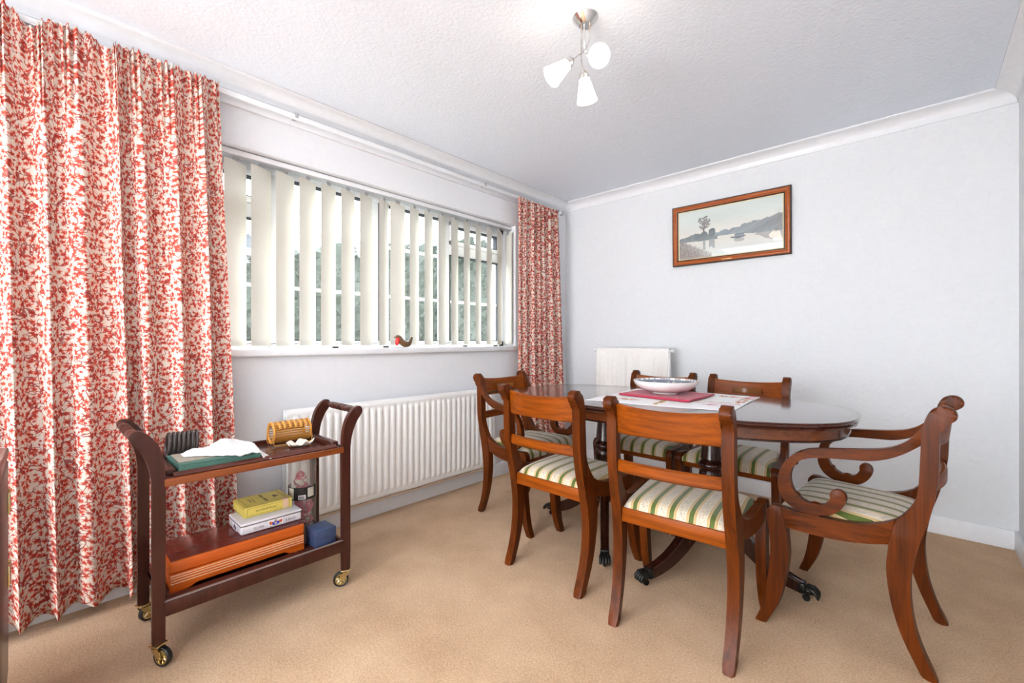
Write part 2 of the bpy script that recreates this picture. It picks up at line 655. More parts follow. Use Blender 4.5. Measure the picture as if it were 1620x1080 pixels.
    wash.inputs[3].default_value = 0.0; wash.inputs[4].default_value = 0.7
    a.l(q1, wash.inputs[0])
    col = a.cmix(wash.outputs[0], cream, S('#f3a183'))
    in1 = a.math('LESS_THAN', q1, 1.0)
    leafc = a.cmix(a.math('MULTIPLY', a.math('SUBTRACT', 1.0, q1, clamp=True), 1.5, clamp=True), S('#ee9078'), S('#c8463e'))
    col = a.cmix(in1, col, leafc)
    in2 = a.math('MULTIPLY', a.math('LESS_THAN', q2, 1.0), a.math('GREATER_THAN', t2, 0.58))
    leafd = a.cmix(a.math('SUBTRACT', 1.0, q2, clamp=True), S('#dd6656'), S('#b0343a'))
    col = a.cmix(in2, col, leafd)
    col = a.cmix(a.math('MULTIPLY', stem, 0.85), col, S('#a83c36'))
    df = a.n('ShaderNodeBsdfDiffuse'); tl = a.n('ShaderNodeBsdfTranslucent')
    a.l(col, df.inputs[0]); a.l(col, tl.inputs[0])
    mx = a.n('ShaderNodeMixShader'); mx.inputs[0].default_value = 0.12
    a.l(df.outputs[0], mx.inputs[1]); a.l(tl.outputs[0], mx.inputs[2])
    a.l(mx.outputs[0], a.out.inputs['Surface'])
    M['curtain_print'] = a.m
    # outside
    a = NT('hedge_leaf')
    v = a.coord('Object')
    n1 = a.noise(v, 9, 5, 0.7)
    a.base(a.ramp(n1, [(0.3, S('#121a15')), (0.5, S('#1e2a22')), (0.75, S('#323e32'))]))
    a.set(Roughness=0.7)
    a.bump(n1, 0.8, 0.05)
    M['hedge_leaf'] = a.m
    plain('lawn', S('#5c6058'), 0.9, var=0.2, scale=8)
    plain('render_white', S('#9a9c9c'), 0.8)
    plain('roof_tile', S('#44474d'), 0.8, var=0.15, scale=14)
build_materials()
# ------------------------------------------------------------------ the room
RX, RY, RZ = 2.75, -7.50, 2.29
WY0, WY1, WZ0, WZ1 = -3.04, -0.69, 0.965, 1.972       # window opening
struct('floor', bx(-0.001, RX + 0.001, RY, 0.001, -0.12, 0.0), 'carpet')
struct('ceiling', bx(-0.3, RX + 0.2, RY - 0.2, 0.2, RZ, RZ + 0.1), 'ceiling_paint')
bm = bmesh.new()
box(bm, -0.27, 0, RY - 0.15, WY0, -0.12, RZ)
box(bm, -0.27, 0, WY1, 0.15, -0.12, RZ)
box(bm, -0.27, 0, WY0, WY1, -0.12, WZ0)
box(bm, -0.27, 0, WY0, WY1, WZ1, RZ)
struct('wall_left', bm, 'plaster_paint')
struct('wall_back', bx(0, RX + 0.15, 0, 0.15, -0.12, RZ), 'wall_paint')
struct('wall_right', bx(RX, RX + 0.15, RY, 0, -0.12, RZ), 'wall_paint')
bm = bmesh.new()
box(bm, 0, 0.15, RY - 0.15, RY, -0.12, RZ)
box(bm, 2.6, RX + 0.15, RY - 0.15, RY, -0.12, RZ)
box(bm, 0.15, 2.6, RY - 0.15, RY, 2.14, RZ)
struct('wall_front', bm, 'plaster_paint')

def skirting(name, pts):
    bm = bmesh.new()
    box(bm, *pts, bevel=0.004)
    struct(name, bm, 'white_gloss')
skirting('baseboard_left', (0, 0.016, RY, 0, 0, 0.095))
skirting('baseboard_back', (0, RX, -0.016, 0, 0, 0.095))
skirting('baseboard_right', (RX - 0.016, RX, RY, 0, 0, 0.095))

def coving(name, p, inward, a, b, e0, e1):
    """concave plaster cove; runs along axis p ('x' or 'y') from a to b with mitred ends"""
    H, W = 0.068, 0.088
    prof = [(0.0, -H), (0.006, -H)]
    for k in range(13):
        t = k / 12 * math.pi / 2
        prof.append((0.006 + (W - 0.018) * (1 - math.cos(t)), -H + 0.004 + (H - 0.014) * math.sin(t)))
    prof += [(W - 0.010, -0.009), (W, -0.007), (W, 0.0), (0, 0)]
    bm = bmesh.new()
    ends = []
    for c, e in ((a, e0), (b, e1)):
        ring = []
        for d, h in prof:
            al = c + e * d
            off = inward[0] + inward[1] * d
            ring.append(bm.verts.new((off, al, RZ + h) if p == 'y' else (al, off, RZ + h)))
        ends.append(ring)
    n = len(prof)
    for i in range(n):
        bm.faces.new((ends[0][i], ends[0][(i + 1) % n], ends[1][(i + 1) % n], ends[1][i]))
    bm.faces.new(ends[0]); bm.faces.new(ends[1][::-1])
    struct(name, bm, 'white_gloss', 50)
coving('trim_1', 'y', (0, 1), RY, 0, 0, -1)
coving('trim_2', 'x', (0, -1), 0, RX, 1, -1)
coving('trim_3', 'y', (RX, -1), RY, 0, 0, -1)

# ------------------------------------------------------------------ window in the left wall
wroot = bpy.data.objects.new('window_1', None)
COL.objects.link(wroot)
tag(wroot, kind='structure')
FX0, FX1 = -0.20, -0.135
bm = bmesh.new()
box(bm, FX0, FX1, WY0, WY1, WZ0 + 0.03, WZ0 + 0.075, 0.004)
box(bm, FX0, FX1, WY0, WY1, WZ1 - 0.055, WZ1, 0.004)
box(bm, FX0, FX1, WY0, WY0 + 0.05, WZ0 + 0.03, WZ1, 0.004)
box(bm, FX0, FX1, WY1 - 0.05, WY1, WZ0 + 0.03, WZ1, 0.004)
obj('outer_frame', bm, 'white_pvc', wroot)
SEC = [WY0 + 0.02, -2.447, -1.868, -1.292, WY1 - 0.02]
for y in SEC[1:-1]:
    obj('mullion', bx(FX0, FX1, y - 0.032, y + 0.032, WZ0 + 0.07, WZ1 - 0.05, bevel=0.004), 'white_pvc', wroot)
ZB, ZU = 1.332, 1.652
TR0, TR1 = 1.672, 1.748
for k in range(4):
    y0, y1 = SEC[k] + 0.03, SEC[k + 1] - 0.03
    z0, z1 = WZ0 + 0.075, WZ1 - 0.055
    spans = [(z0, z1, False)]
    if k in (0, 3):
        obj('transom', bx(FX0, FX1, y0, y1, TR0, TR1, bevel=0.004), 'white_pvc', wroot)
        spans = [(z0, TR0, False), (TR1, z1, True)]
    for (a, b, opener) in spans:
        ins = 0.0
        if opener:
            bm = bmesh.new()
            for (ya, yb, za, zb) in ((y0, y1, a, a + 0.03), (y0, y1, b - 0.03, b), (y0, y0 + 0.03, a, b), (y1 - 0.03, y1, a, b)):
                box(bm, FX0 - 0.005, FX1 + 0.012, ya, yb, za, zb, 0.003)
            obj('sash', bm, 'white_pvc', wroot)
            ins = 0.03
        bm = bmesh.new()
        g = 0.006
        for (ya, yb, za, zb) in ((y0 + ins, y1 - ins, a + ins, a + ins + g), (y0 + ins, y1 - ins, b - ins - g, b - ins), (y0 + ins, y0 + ins + g, a + ins, b - ins), (y1 - ins - g, y1 - ins, a + ins, b - ins)):
            box(bm, -0.172, FX1 + 0.004, ya, yb, za, zb)
        obj('gasket', bm, 'gasket', wroot)
        obj('pane', bx(-0.172, -0.168, y0 + ins, y1 - ins, a + ins, b - ins), 'window_glass', wroot)
        for zz in ((ZB, ZU) if k in (1, 2) else (ZB,)):
            if a < zz < b:
                obj('glazing_bar', bx(-0.180, -0.160, y0, y1, zz - 0.009, zz + 0.009), 'white_pvc', wroot)
obj('window_sill', bx(-0.14, 0.032, WY0 + 0.001, WY1 - 0.001, WZ0 - 0.004, WZ0 + 0.034, bevel=0.008, seg=3), 'white_gloss', wroot)
obj('outer_sill', bx(-0.36, -0.19, WY0, WY1, WZ0 - 0.02, WZ0 + 0.03), 'white_pvc', wroot)
# open door frames behind the camera, added as an entry for the fill light
droot = bpy.data.objects.new('added_door_1', None)
COL.objects.link(droot)
tag(droot, kind='structure')
for (a, b) in ((0.15, 0.97), (0.97, 1.78), (1.78, 2.6)):
    bm = bmesh.new()
    for (xa, xb, za, zb) in ((a, b, 0, 0.07), (a, b, 2.08, 2.14), (a, a + 0.04, 0, 2.14), (b - 0.04, b, 0, 2.14)):
        box(bm, xa, xb, RY - 0.09, RY - 0.03, za, zb, 0.003)
    obj('door_leaf', bm, 'white_pvc', droot)

# ------------------------------------------------------------------ vertical blind
SILL = WZ0 + 0.034
vb = thing('vertical_blind', 'cream vertical blind with turned vanes hanging in the window', 'blind', (0, 0, 0))
bm = bmesh.new()
box(bm, -0.095, -0.045, WY0 + 0.01, WY1 - 0.005, WZ1 - 0.034, WZ1 - 0.001, 0.003)
obj('headrail', bm, 'steel_grey', vb)
obj('valance', bx(-0.046, -0.040, WY0 + 0.01, WY1 - 0.005, WZ1 - 0.030, WZ1 - 0.006, bevel=0.001), 'white_pvc', vb)
zt, zb = WZ1 - 0.052, SILL + 0.018
base_me = None
def vane_mesh():
    w = 0.127
    n, m = 10, 14
    X = np.zeros((n + 1, m + 1, 3))
    for i in range(n + 1):
        for j in range(m + 1):
            t = i / n - 0.5
            X[i, j] = (0.004 * (1 - (2 * t) ** 2), t * w, zb + (zt - zb) * j / m)
    return grid_mesh('vane', X)
vm = vane_mesh()
vw = bmesh.new(); box(vw, -0.003, 0.003, -0.060, 0.060, zb - 0.002, zb + 0.03, 0.001)
for k in range(18):
    yc = -2.65 + 0.1155 * k
    al = 28
    xc = -0.07
    if k == 7: al, yc = 32, yc + 0.005
    if k == 8: al, yc = 12, yc - 0.012
    if k == 17: al, yc = 72, -0.706
    o = link('vane', vm, 'blind_fabric', vb)
    o.location = (xc, yc, 0)
    o.rotation_euler = (0, 0, math.radians(al))
    h = obj('vane_hanger', bx(-0.0015, 0.0015, -0.016, 0.016, zt - 0.012, zt + 0.022), 'steel_grey', vb) if k == 0 else link('vane_hanger', h.data, None, vb)
    h.location = o.location; h.rotation_euler = o.rotation_euler
    wgt = obj('vane_weight', bx(-0.002, 0.002, -0.061, 0.061, zb - 0.004, zb + 0.028, bevel=0.001), 'blind_fabric', vb) if k == 0 else link('vane_weight', wgt.data, None, vb)
    wgt.location = (xc, yc, 0); wgt.rotation_euler = o.rotation_euler
bm = bmesh.new()
tube(bm, [(-0.05, -1.835, WZ1 - 0.03), (-0.035, -1.835, 1.5), (-0.034, -1.833, 1.2), (-0.034, -1.832, SILL + 0.05)], 0.0018, 6)
obj('control_cord', bm, 'steel_grey', vb)
bm = bmesh.new()
tube(bm, [(-0.10 + 0.0, -2.66, zb + 0.012)] + [(-0.10, -2.66 + 0.1155 * k / 2, zb + (0.012 if k % 2 == 0 else 0.004)) for k in range(1, 33)], 0.0015, 5)
obj('bottom_chain', bm, 'gasket', vb)
for y in (-2.185, -1.87, -1.235, -0.93):
    obj('sill_clip', bx(0.004, 0.016, y - 0.016, y + 0.016, SILL - 0.001, SILL + 0.009, bevel=0.002), 'robin_black', vb, label='small black clip')

# ------------------------------------------------------------------ curtains
def curtain(name, label, y0t, y1t, y0b, y1b, x0, ztop, zhem, folds, seed, dips=(), ampb=0.05, width_factor=1.9, hemvar=0.02):
    rg = np.random.default_rng(seed)
    nu, nv = 520, 60
    s = np.linspace(0, 1, nu)
    v = np.linspace(0, 1, nv)             # 0 at hem, 1 at top
    # irregular fold phase
    kn = np.linspace(0, 1, folds + 1)
    kn[1:-1] += rg.uniform(-0.32, 0.32, folds - 1) / folds
    ph = np.interp(s, kn, np.arange(folds + 1)) * 2 * np.pi
    famp = np.interp(s, np.linspace(0, 1, folds + 1), rg.uniform(0.6, 1.15, folds + 1))
    X = np.zeros((nu, nv, 3))
    for j, t in enumerate(v):
        g = t ** 1.2
        a0 = y0b + (y0t - y0b) * g
        a1 = y1b + (y1t - y1b) * g
        amp = ampb * (1 - 0.55 * g) * famp
        drift = 0.5 * np.sin(3 * t + s * 5 + seed)
        fold = np.sin(ph + drift * 0.6)
        second = np.sin(2 * ph + 1.3 + 2 * t) * 0.25
        y = a0 + (a1 - a0) * s + np.cos(ph + drift * 0.6) * amp * 0.35 * min(1, 4 * s.mean())
        x = x0 + amp * (fold + second)
        # gathered heading: fine pencil pleats
        hd = np.clip((t - 0.93) / 0.07, 0, 1)
        fine = np.sin(ph * 4.0 + 2 * np.sin(ph)) * 0.010
        x = x * (1 - 0.55 * hd) + (x0 + 0.0) * 0.55 * hd + fine * np.clip((t - 0.80) / 0.14, 0, 1)
        z = np.full(nu, zhem + (ztop - zhem) * t)
        if t > 0.97:
            z += (0.005 * np.sin(ph * 4.0 + 0.7) + 0.003 * np.sin(ph * 9.1)) * (t - 0.97) / 0.03
        for (ys, dep, wd) in dips:
            z -= dep * np.exp(-((y - ys) / wd) ** 2) * np.clip((t - 0.80) / 0.20, 0, 1) ** 2
        z += (hemvar * np.sin(ph + 2.0) + hemvar * 0.5 * np.sin(ph * 0.37 + 1)) * (1 - t) ** 6
        X[:, j, 0] = np.maximum(x, 0.022)
        X[:, j, 1] = y
        X[:, j, 2] = z
    mid = X[:, nv // 3, :2]
    arc = np.concatenate([[0], np.cumsum(np.linalg.norm(np.diff(mid, axis=0), axis=1))])
    UV = np.zeros((nu, nv, 2))
    UV[:, :, 0] = arc[:, None]
    UV[:, :, 1] = v[None, :] * (ztop - zhem)
    me = grid_mesh(name, X, UV)
    o = link(name, me, 'curtain_print')
    so = o.modifiers.new('cloth_thickness', 'SOLIDIFY')
    so.thickness = 0.0015
    return tag(o, label, 'curtain', 'red floral curtains')
curtain('curtain', 'wide red and cream floral curtain left of the window, behind the trolley', -3.95, -2.765, -3.95, -2.70, 0.098, 2.192, 0.045, 13, 3,
        dips=((-3.325, 0.05, 0.03), (-3.13, 0.03, 0.02), (-3.6, 0.02, 0.05)), ampb=0.042, hemvar=0.012)
curtain('curtain', 'narrow red floral curtain in the room corner, right of the window', -0.748, -0.232, -0.758, -0.132, 0.082, 2.172, 0.07, 7, 11, ampb=0.03, hemvar=0.012)

# curtain track
ct = thing('curtain_track', 'white curtain track running along the wall above the window', 'curtain track')
bm = bx(0.045, 0.060, -4.2, -0.14, 2.168, 2.192, bevel=0.003)
obj('rail', bm, 'white_pvc', ct)
obj('backing_board', bx(0.0, 0.018, -4.2, -0.10, 2.150, 2.215, bevel=0.002), 'white_gloss', ct)
for y in (-3.7, -2.41, -1.08, -0.19):
    obj('bracket', bx(0.016, 0.064, y - 0.008, y + 0.008, 2.176, 2.200, bevel=0.002), 'steel_grey' if y > -3 else 'white_pvc', ct)
bm = bmesh.new()
box(bm, 0.04, 0.066, -0.145, -0.125, 2.16, 2.196, 0.003)
obj('end_stop', bm, 'steel_grey', ct)

# ------------------------------------------------------------------ radiator
rad = thing('radiator', 'long white ribbed panel radiator under the window', 'radiator', (0, 0, 0))
Y0, Y1, Z0, Z1 = -2.47, -1.02, 0.125, 0.688
nrib = int(round((Y1 - Y0 - 0.05) / 0.043))
ys, xs = [], []
yy = Y0 + 0.025
pit = (Y1 - Y0 - 0.05) / nrib
prof = []
prof.append((Y0, 0.0)); prof.append((Y0 + 0.02, 0.0))
for k in range(nrib):
    b0 = Y0 + 0.025 + k * pit
    prof += [(b0, 0.0), (b0 + pit * 0.14, 0.009), (b0 + pit * 0.28, 0.0115), (b0 + pit * 0.58, 0.0115), (b0 + pit * 0.72, 0.009), (b0 + pit * 0.86, 0.0)]
prof += [(Y1 - 0.02, 0.0), (Y1, 0.0)]
zlev = [(Z0, -0.010, 0), (Z0 + 0.006, 0, 0), (Z0 + 0.022, 0.002, 0), (Z0 + 0.034, 0, 0), (Z0 + 0.044, 0, 0.7), (Z0 + 0.055, 0, 1), (Z1 - 0.055, 0, 1), (Z1 - 0.044, 0, 0.7), (Z1 - 0.034, 0, 0), (Z1 - 0.022, 0.002, 0), (Z1 - 0.006, 0, 0), (Z1, -0.010, 0)]
def panel(xf):
    X = np.zeros((len(prof), len(zlev), 3))
    for i, (y, h) in enumerate(prof):
        for j, (z, o_, k_) in enumerate(zlev):
            X[i, j] = (xf + o_ + h * k_, y, z)
    me = grid_mesh('panel', X)
    bm = bmesh.new(); bm.from_mesh(me)
    box(bm, xf - 0.012, xf - 0.009, Y0, Y1, Z0, Z1)
    box(bm, xf - 0.012, xf - 0.0005, Y0, Y0 + 0.004, Z0, Z1)
    box(bm, xf - 0.012, xf - 0.0005, Y1 - 0.004, Y1, Z0, Z1)
    bpy.data.meshes.remove(me)
    return bm
obj('front_panel', panel(0.094), 'radiator_enamel', rad, 60)
obj('back_panel', panel(0.042), 'radiator_enamel', rad, 60)
for y in (Y0 + 0.02, Y1 - 0.02):
    for z in (Z1 - 0.03, Z0 + 0.03):
        bm = bmesh.new()
        tube(bm, [(0.036, y, z), (0.088, y, z)], 0.016, 10)
        obj('header_tube', bm, 'radiator_enamel', rad)
bm = bmesh.new()
tube(bm, [(0.06, Y0 - 0.0, Z0 + 0.03), (0.06, Y0 - 0.045, Z0 + 0.03), (0.06, Y0 - 0.055, Z0 + 0.01), (0.06, Y0 - 0.055, 0.0)], 0.008, 8)
lathe(bm, [(0, 0.19), (0.016, 0.19), (0.018, 0.17), (0.014, 0.13), (0, 0.13)], 12, Matrix.Translation((0.06, Y0 - 0.05, 0)))
obj('valve', bm, 'radiator_enamel', rad)
bm = bmesh.new()
tube(bm, [(0.072, Y0 + 0.02, 0.112), (0.072, Y1 - 0.02, 0.112)], 0.0075, 10)
for y in (Y0 + 0.3, Y1 - 0.3):
    tube(bm, [(0.072, y, 0.112), (0.03, y, 0.125), (0.022, y, 0.125)], 0.005, 6)
obj('pipe', bm, 'copper_pipe', rad, label='thin pale copper pipe below the panel')

# ------------------------------------------------------------------ outside the window
bm = bmesh.new(); box(bm, -40, -0.3, -30, 30, -0.5, -0.35)
tag(obj('lawn', bm, 'lawn'), kind='structure')
def blob_hedge(name, label, x0, x1, y0, y1, z1, seed):
    rg = random.Random(seed)
    bm = bmesh.new()
    bmesh.ops.create_grid(bm, x_segments=2, y_segments=2, size=1)
    bm.clear()
    nx, ny, nz = 8, max(12, int((y1 - y0) / 0.12)), 26
    # front face and top as displaced grid, closed at the back
    def pt(i, j):
        y = y0 + (y1 - y0) * i / ny
        if j <= nz:
            zt_ = z1 + 0.2 * (y + 1); z = -0.35 + (zt_ + 0.35) * j / nz; x = x1
        else:
            k = (j - nz) / nx
            z = z1 + 0.2 * (y + 1); x = x1 + (x0 - x1) * k
        n = 0.10 * math.sin(y * 3.1 + z * 2.3 + seed) + 0.06 * math.sin(y * 7.7 - z * 5.1) + rg.uniform(-0.07, 0.07)
        return (x + n * (1 if j <= nz else 0.3), y + rg.uniform(-.04, .04), z + (n * 1.1 if j >= nz else 0))
    V = [[bm.verts.new(pt(i, j)) for j in range(nz + nx + 1)] for i in range(ny + 1)]
    for i in range(ny):
        for j in range(nz + nx):
            bm.faces.new((V[i][j], V[i + 1][j], V[i + 1][j + 1], V[i][j + 1]))
    o = obj(name, bm, 'hedge_leaf', None, 0)
    bm = bmesh.new()
    for k in range(5200):
        y = rg.uniform(y0, y1); zt_ = z1 + 0.2 * (y + 1); z = rg.uniform(0.2, zt_ + 0.12)
        x = x1 + rg.uniform(-0.02, 0.16) if z < zt_ else rg.uniform(x0, x1)
        c = Vector((x, y, z)); a = Vector((rg.uniform(-1, 1), rg.uniform(-1, 1), rg.uniform(-1, 1))).normalized() * 0.05
        b = a.cross(Vector((rg.uniform(-1, 1), rg.uniform(-1, 1), rg.uniform(-1, 1)))).normalized() * 0.022
        bm.faces.new([bm.verts.new(c - a), bm.verts.new(c + b), bm.verts.new(c + a), bm.verts.new(c - b)])
    lf = obj('leaves', bm, 'hedge_leaf', o, 0)
    lf['kind'] = 'stuff'
    return tag(o, label, 'hedge')
blob_hedge('garden_hedge', 'tall dark green hedge seen through the blind slats', -6.6, -5.2, -6.0, 9.0, 2.38, 2)
hs = thing('house', 'white house with grey tiled roof seen beyond the hedge', 'house', (-10.6, -4.0, -0.35))
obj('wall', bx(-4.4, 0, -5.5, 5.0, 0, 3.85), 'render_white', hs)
bm = bmesh.new()
NC = 12
for k in range(NC):
    t0, t1 = k / NC, (k + 1) / NC
    x0_, x1_ = 0.30 - 2.4 * t0, 0.30 - 2.4 * t1
    z0_, z1_ = 3.78 + 1.05 * t0, 3.78 + 1.05 * t1
    v_ = [bm.verts.new(p) for p in ((x0_, -5.9, z0_ + 0.045), (x0_, 5.5 - 1.0 * t0, z0_ + 0.045), (x1_, 5.5 - 1.0 * t1, z1_), (x1_, -5.9, z1_), (x0_, -5.9, z0_), (x0_, 5.5 - 1.0 * t0, z0_))]
    bm.faces.new(v_[:4]); bm.faces.new((v_[4], v_[5], v_[1], v_[0]))
v_ = [bm.verts.new(p) for p in ((0.30, 5.5, 3.80), (-2.1, 4.5, 4.83), (-4.6, 5.5, 3.80))]
bm.faces.new(v_)
obj('roof', bm, 'roof_tile', hs, 0)
obj('fascia', bx(0.20, 0.32, -5.9, 5.5, 3.62, 3.80), 'render_white', hs)
for y in (-3.6, -1.2, 1.2, 3.4):
    wv_ = obj('window', bx(-0.02, 0.04, y - 0.55, y + 0.55, 2.55, 3.5), 'white_pvc', hs)
    obj('pane', bx(0.03, 0.05, y - 0.48, y + 0.48, 2.62, 3.43), 'pane_dark', wv_)
# ------------------------------------------------------------------ dining chairs
# side-frame outlines, (distance along the chair's depth, height); front of the chair is at small u
U0 = 2.2
REAR = [(2.482, 0.811), (2.479, 0.825), (2.466, 0.837), (2.448, 0.838), (2.426, 0.826), (2.412, 0.793), (2.404, 0.749), (2.403, 0.709), (2.401, 0.66), (2.399, 0.607), (2.395, 0.562), (2.382, 0.523), (2.359, 0.485), (2.344, 0.469), (2.328, 0.387), (2.323, 0.315), (2.33, 0.235), (2.345, 0.16), (2.365, 0.097), (2.391, 0.036), (2.407, 0.0), (2.442, 0.0), (2.411, 0.073), (2.391, 0.145), (2.382, 0.211), (2.38, 0.282), (2.388, 0.347), (2.401, 0.413), (2.417, 0.471), (2.429, 0.527), (2.439, 0.59), (2.442, 0.633), (2.444, 0.703), (2.445, 0.759), (2.451, 0.779), (2.466, 0.789), (2.479, 0.8)]
REAR_C = {13, 14, 20, 21}
RAIL = [(2.3435, 0.469), (2.318, 0.453), (2.268, 0.436), (2.208, 0.429), (2.128, 0.431), (2.068, 0.433), (2.037, 0.438), (2.052, 0.368), (2.111, 0.364), (2.177, 0.363), (2.246, 0.369), (2.3275, 0.387)]
RAIL_C = {0, 6, 7, 11}
FRONT = [(2.037, 0.438), (2.009, 0.438), (1.994, 0.421), (1.992, 0.399), (2.0, 0.348), (2.005, 0.286), (2.0, 0.199), (1.986, 0.098), (1.972, 0.043), (1.955, 0.0), (1.990, 0.0), (2.028, 0.083), (2.05, 0.175), (2.061, 0.262), (2.057, 0.334), (2.052, 0.368)]
FRONT_C = {0, 9, 10, 15}
ARM = [(2.407, 0.771), (2.372, 0.724), (2.332, 0.697), (2.283, 0.684), (2.223, 0.675), (2.144, 0.665), (2.094, 0.649), (2.059, 0.616), (2.037, 0.579), (2.028, 0.535), (2.032, 0.494), (2.05, 0.462), (2.081, 0.441), (2.119, 0.433), (2.161, 0.435), (2.196, 0.455), (2.217, 0.484), (2.223, 0.515), (2.212, 0.531), (2.196, 0.534), (2.183, 0.526), (2.178, 0.513), (2.181, 0.494), (2.173, 0.48), (2.14, 0.469), (2.111, 0.474), (2.085, 0.491), (2.07, 0.518), (2.065, 0.548), (2.07, 0.58), (2.085, 0.606), (2.115, 0.625), (2.161, 0.635), (2.231, 0.641), (2.283, 0.646), (2.325, 0.659), (2.365, 0.682), (2.405, 0.715)]
ARM_C = {0, 37}

def make_chair(name, label, cat, carver):
    root = thing(name, label, cat)
    fw_, rw = (0.2675, 0.200) if carver else (0.2325, 0.193)
    def hw(u):
        return fw_ + (rw - fw_) * min(max((u - 1.975) / (2.42 - 1.975), -0.1), 1.0)
    def frame(pts, corners, t, side, extra=0.0, bev=0.004):
        ol = crom(pts, 3, True, corners)
        return plate(ol, t, lambda a, b, w: (side * (hw(a) + extra) + w, U0 - a, b), bev)
    for s in (-1, 1):
        obj('back_post', frame(REAR, REAR_C, 0.036, s, 0, 0.008), 'mahogany', root)
        obj('side_rail', frame(RAIL, RAIL_C, 0.030, s), 'mahogany_side', root)
        obj('front_leg', frame(FRONT, FRONT_C, 0.034, s), 'mahogany', root)
        if carver:
            obj('arm', frame(ARM, ARM_C, 0.026, s, 0.004, 0.005), 'mahogany_side', root)
    def bowed(z0, z1, yc, bow, t, half, round_top=0.0, lean=0.0, n=16):
        """cross rail that bows backwards between the posts"""
        bm = bmesh.new()
        rings = []
        r = min(0.35 * t, 0.006)
        sec = [(-t / 2 + r, z0), (t / 2 - r, z0), (t / 2, z0 + r), (t / 2, z1 - r), (t / 2 - r, z1), (-t / 2 + r, z1), (-t / 2, z1 - r), (-t / 2, z0 + r)]
        for i in range(n + 1):
            q = 2 * i / n - 1
            x = q * half
            yb = yc - bow * (1 - q * q)
            ring = []
            for (d, z) in sec:
                dz = -round_top * (1 - q * q) if z > (z0 + z1) / 2 else 0
                ring.append(bm.verts.new((x, yb + d - lean * (z - z0), z + dz)))
            rings.append(ring)
        m = len(sec)
        for a, b in zip(rings, rings[1:]):
            for k in range(m):
                bm.faces.new((a[k], a[(k + 1) % m], b[(k + 1) % m], b[k]))
        bm.faces.new(rings[0][::-1]); bm.faces.new(rings[-1])
        return bm
    iw = rw - 0.012
    tr = obj('top_rail', bowed(0.702, 0.812, -0.219, 0.024, 0.020, iw, 0.012, 0.10), 'mahogany_rail', root)
    # thin strung line round the front face of the rail
    bm = bowed(0.716, 0.722, -0.2085, 0.024, 0.004, iw - 0.006, 0, 0.10)
    obj('inlay_line', bm, 'frame_dark', tr)
    bm = bowed(0.740, 0.765, -0.2118, 0.024, 0.003, 0.075, 0, 0.10)
    obj('inlay_panel', bm, 'mahogany_inlay', tr)
    obj('cross_rail', bowed(0.562, 0.606, -0.217, 0.022, 0.020, iw), 'mahogany_rail', root)
    obj('back_rail', bx(-rw + 0.012, rw - 0.012, -0.188, -0.160, 0.368, 0.420, bevel=0.003), 'mahogany_rail', root)
    obj('front_rail', bx(-fw_ + 0.022, fw_ - 0.022, 0.150, 0.174, 0.365, 0.428, bevel=0.003), 'mahogany_rail', root)
    # drop-in seat
    n, m = 28, 26
    X = np.zeros((n + 1, m + 1, 3))
    for i in range(n + 1):
        for j in range(m + 1):
            a = 2 * i / n - 1; b = 2 * j / m - 1
            ea = 1 - abs(a) ** 7; eb = 1 - abs(b) ** 7
            yv = 0.001 + b * 0.185
            uu = U0 - yv
            wd = hw(uu) - 0.0165
            puff = (max(ea, 0) * max(eb, 0)) ** 0.45
            z = 0.412 + 0.043 * puff + 0.008 * (1 - a * a) * (1 - b * b)
            X[i, j] = (a * wd, yv, z)
    bm = bmesh.new()
    me = grid_mesh('seat', X)
    bm.from_mesh(me); bpy.data.meshes.remove(me)
    be = [e for e in bm.edges if e.is_boundary]
    r = bmesh.ops.extrude_edge_only(bm, edges=be)
    nv_ = [v for v in r['geom'] if isinstance(v, bmesh.types.BMVert)]
    for v in nv_: v.co.z -= 0.02
    bmesh.ops.contextual_create(bm, geom=[e for e in bm.edges if e.is_boundary])
    obj('seat', bm, 'seat_stripe', root, 60, label='striped green and cream drop-in seat')
    return root

side0 = make_chair('dining_chair', 'mahogany side chair with back to camera, nearest the corner of the table cloth', 'chair', False)
carv0 = make_chair('carver_chair', 'mahogany carver armchair with scrolled arms at the right end of the table', 'chair', True)
def place(o, x, y, rz, label):
    o.location = (x, y, 0.001)
    o.rotation_euler = (0, 0, rz)
    o['label'] = label
    o['group'] = 'mahogany chairs around the dining table'
PI = math.pi
cB, cA, cC, cD = side0, copy_tree(side0), copy_tree(side0), copy_tree(side0)
place(cB, 1.738, -1.630, 0.085, 'side chair seen from behind, nearer the camera, beside the right-hand carver')
place(cA, 1.180, -1.590, 0.0, 'side chair seen from behind, farther left, in front of the small carver chair')
place(cC, 1.156, -0.765, PI, 'side chair behind the table, its back rail partly hidden by the white bowl')
place(cD, 1.664, -0.765, PI, 'side chair behind the table with its whole back rail showing right of the bowl')
cR, cL = carv0, copy_tree(carv0)
place(cR, 2.205, -1.222, math.radians(84.9), 'large scrolled-arm carver chair at the right end of the table')
place(cL, 0.650, -1.267, -PI / 2, 'scrolled-arm carver chair at the far left end of the table by the radiator')

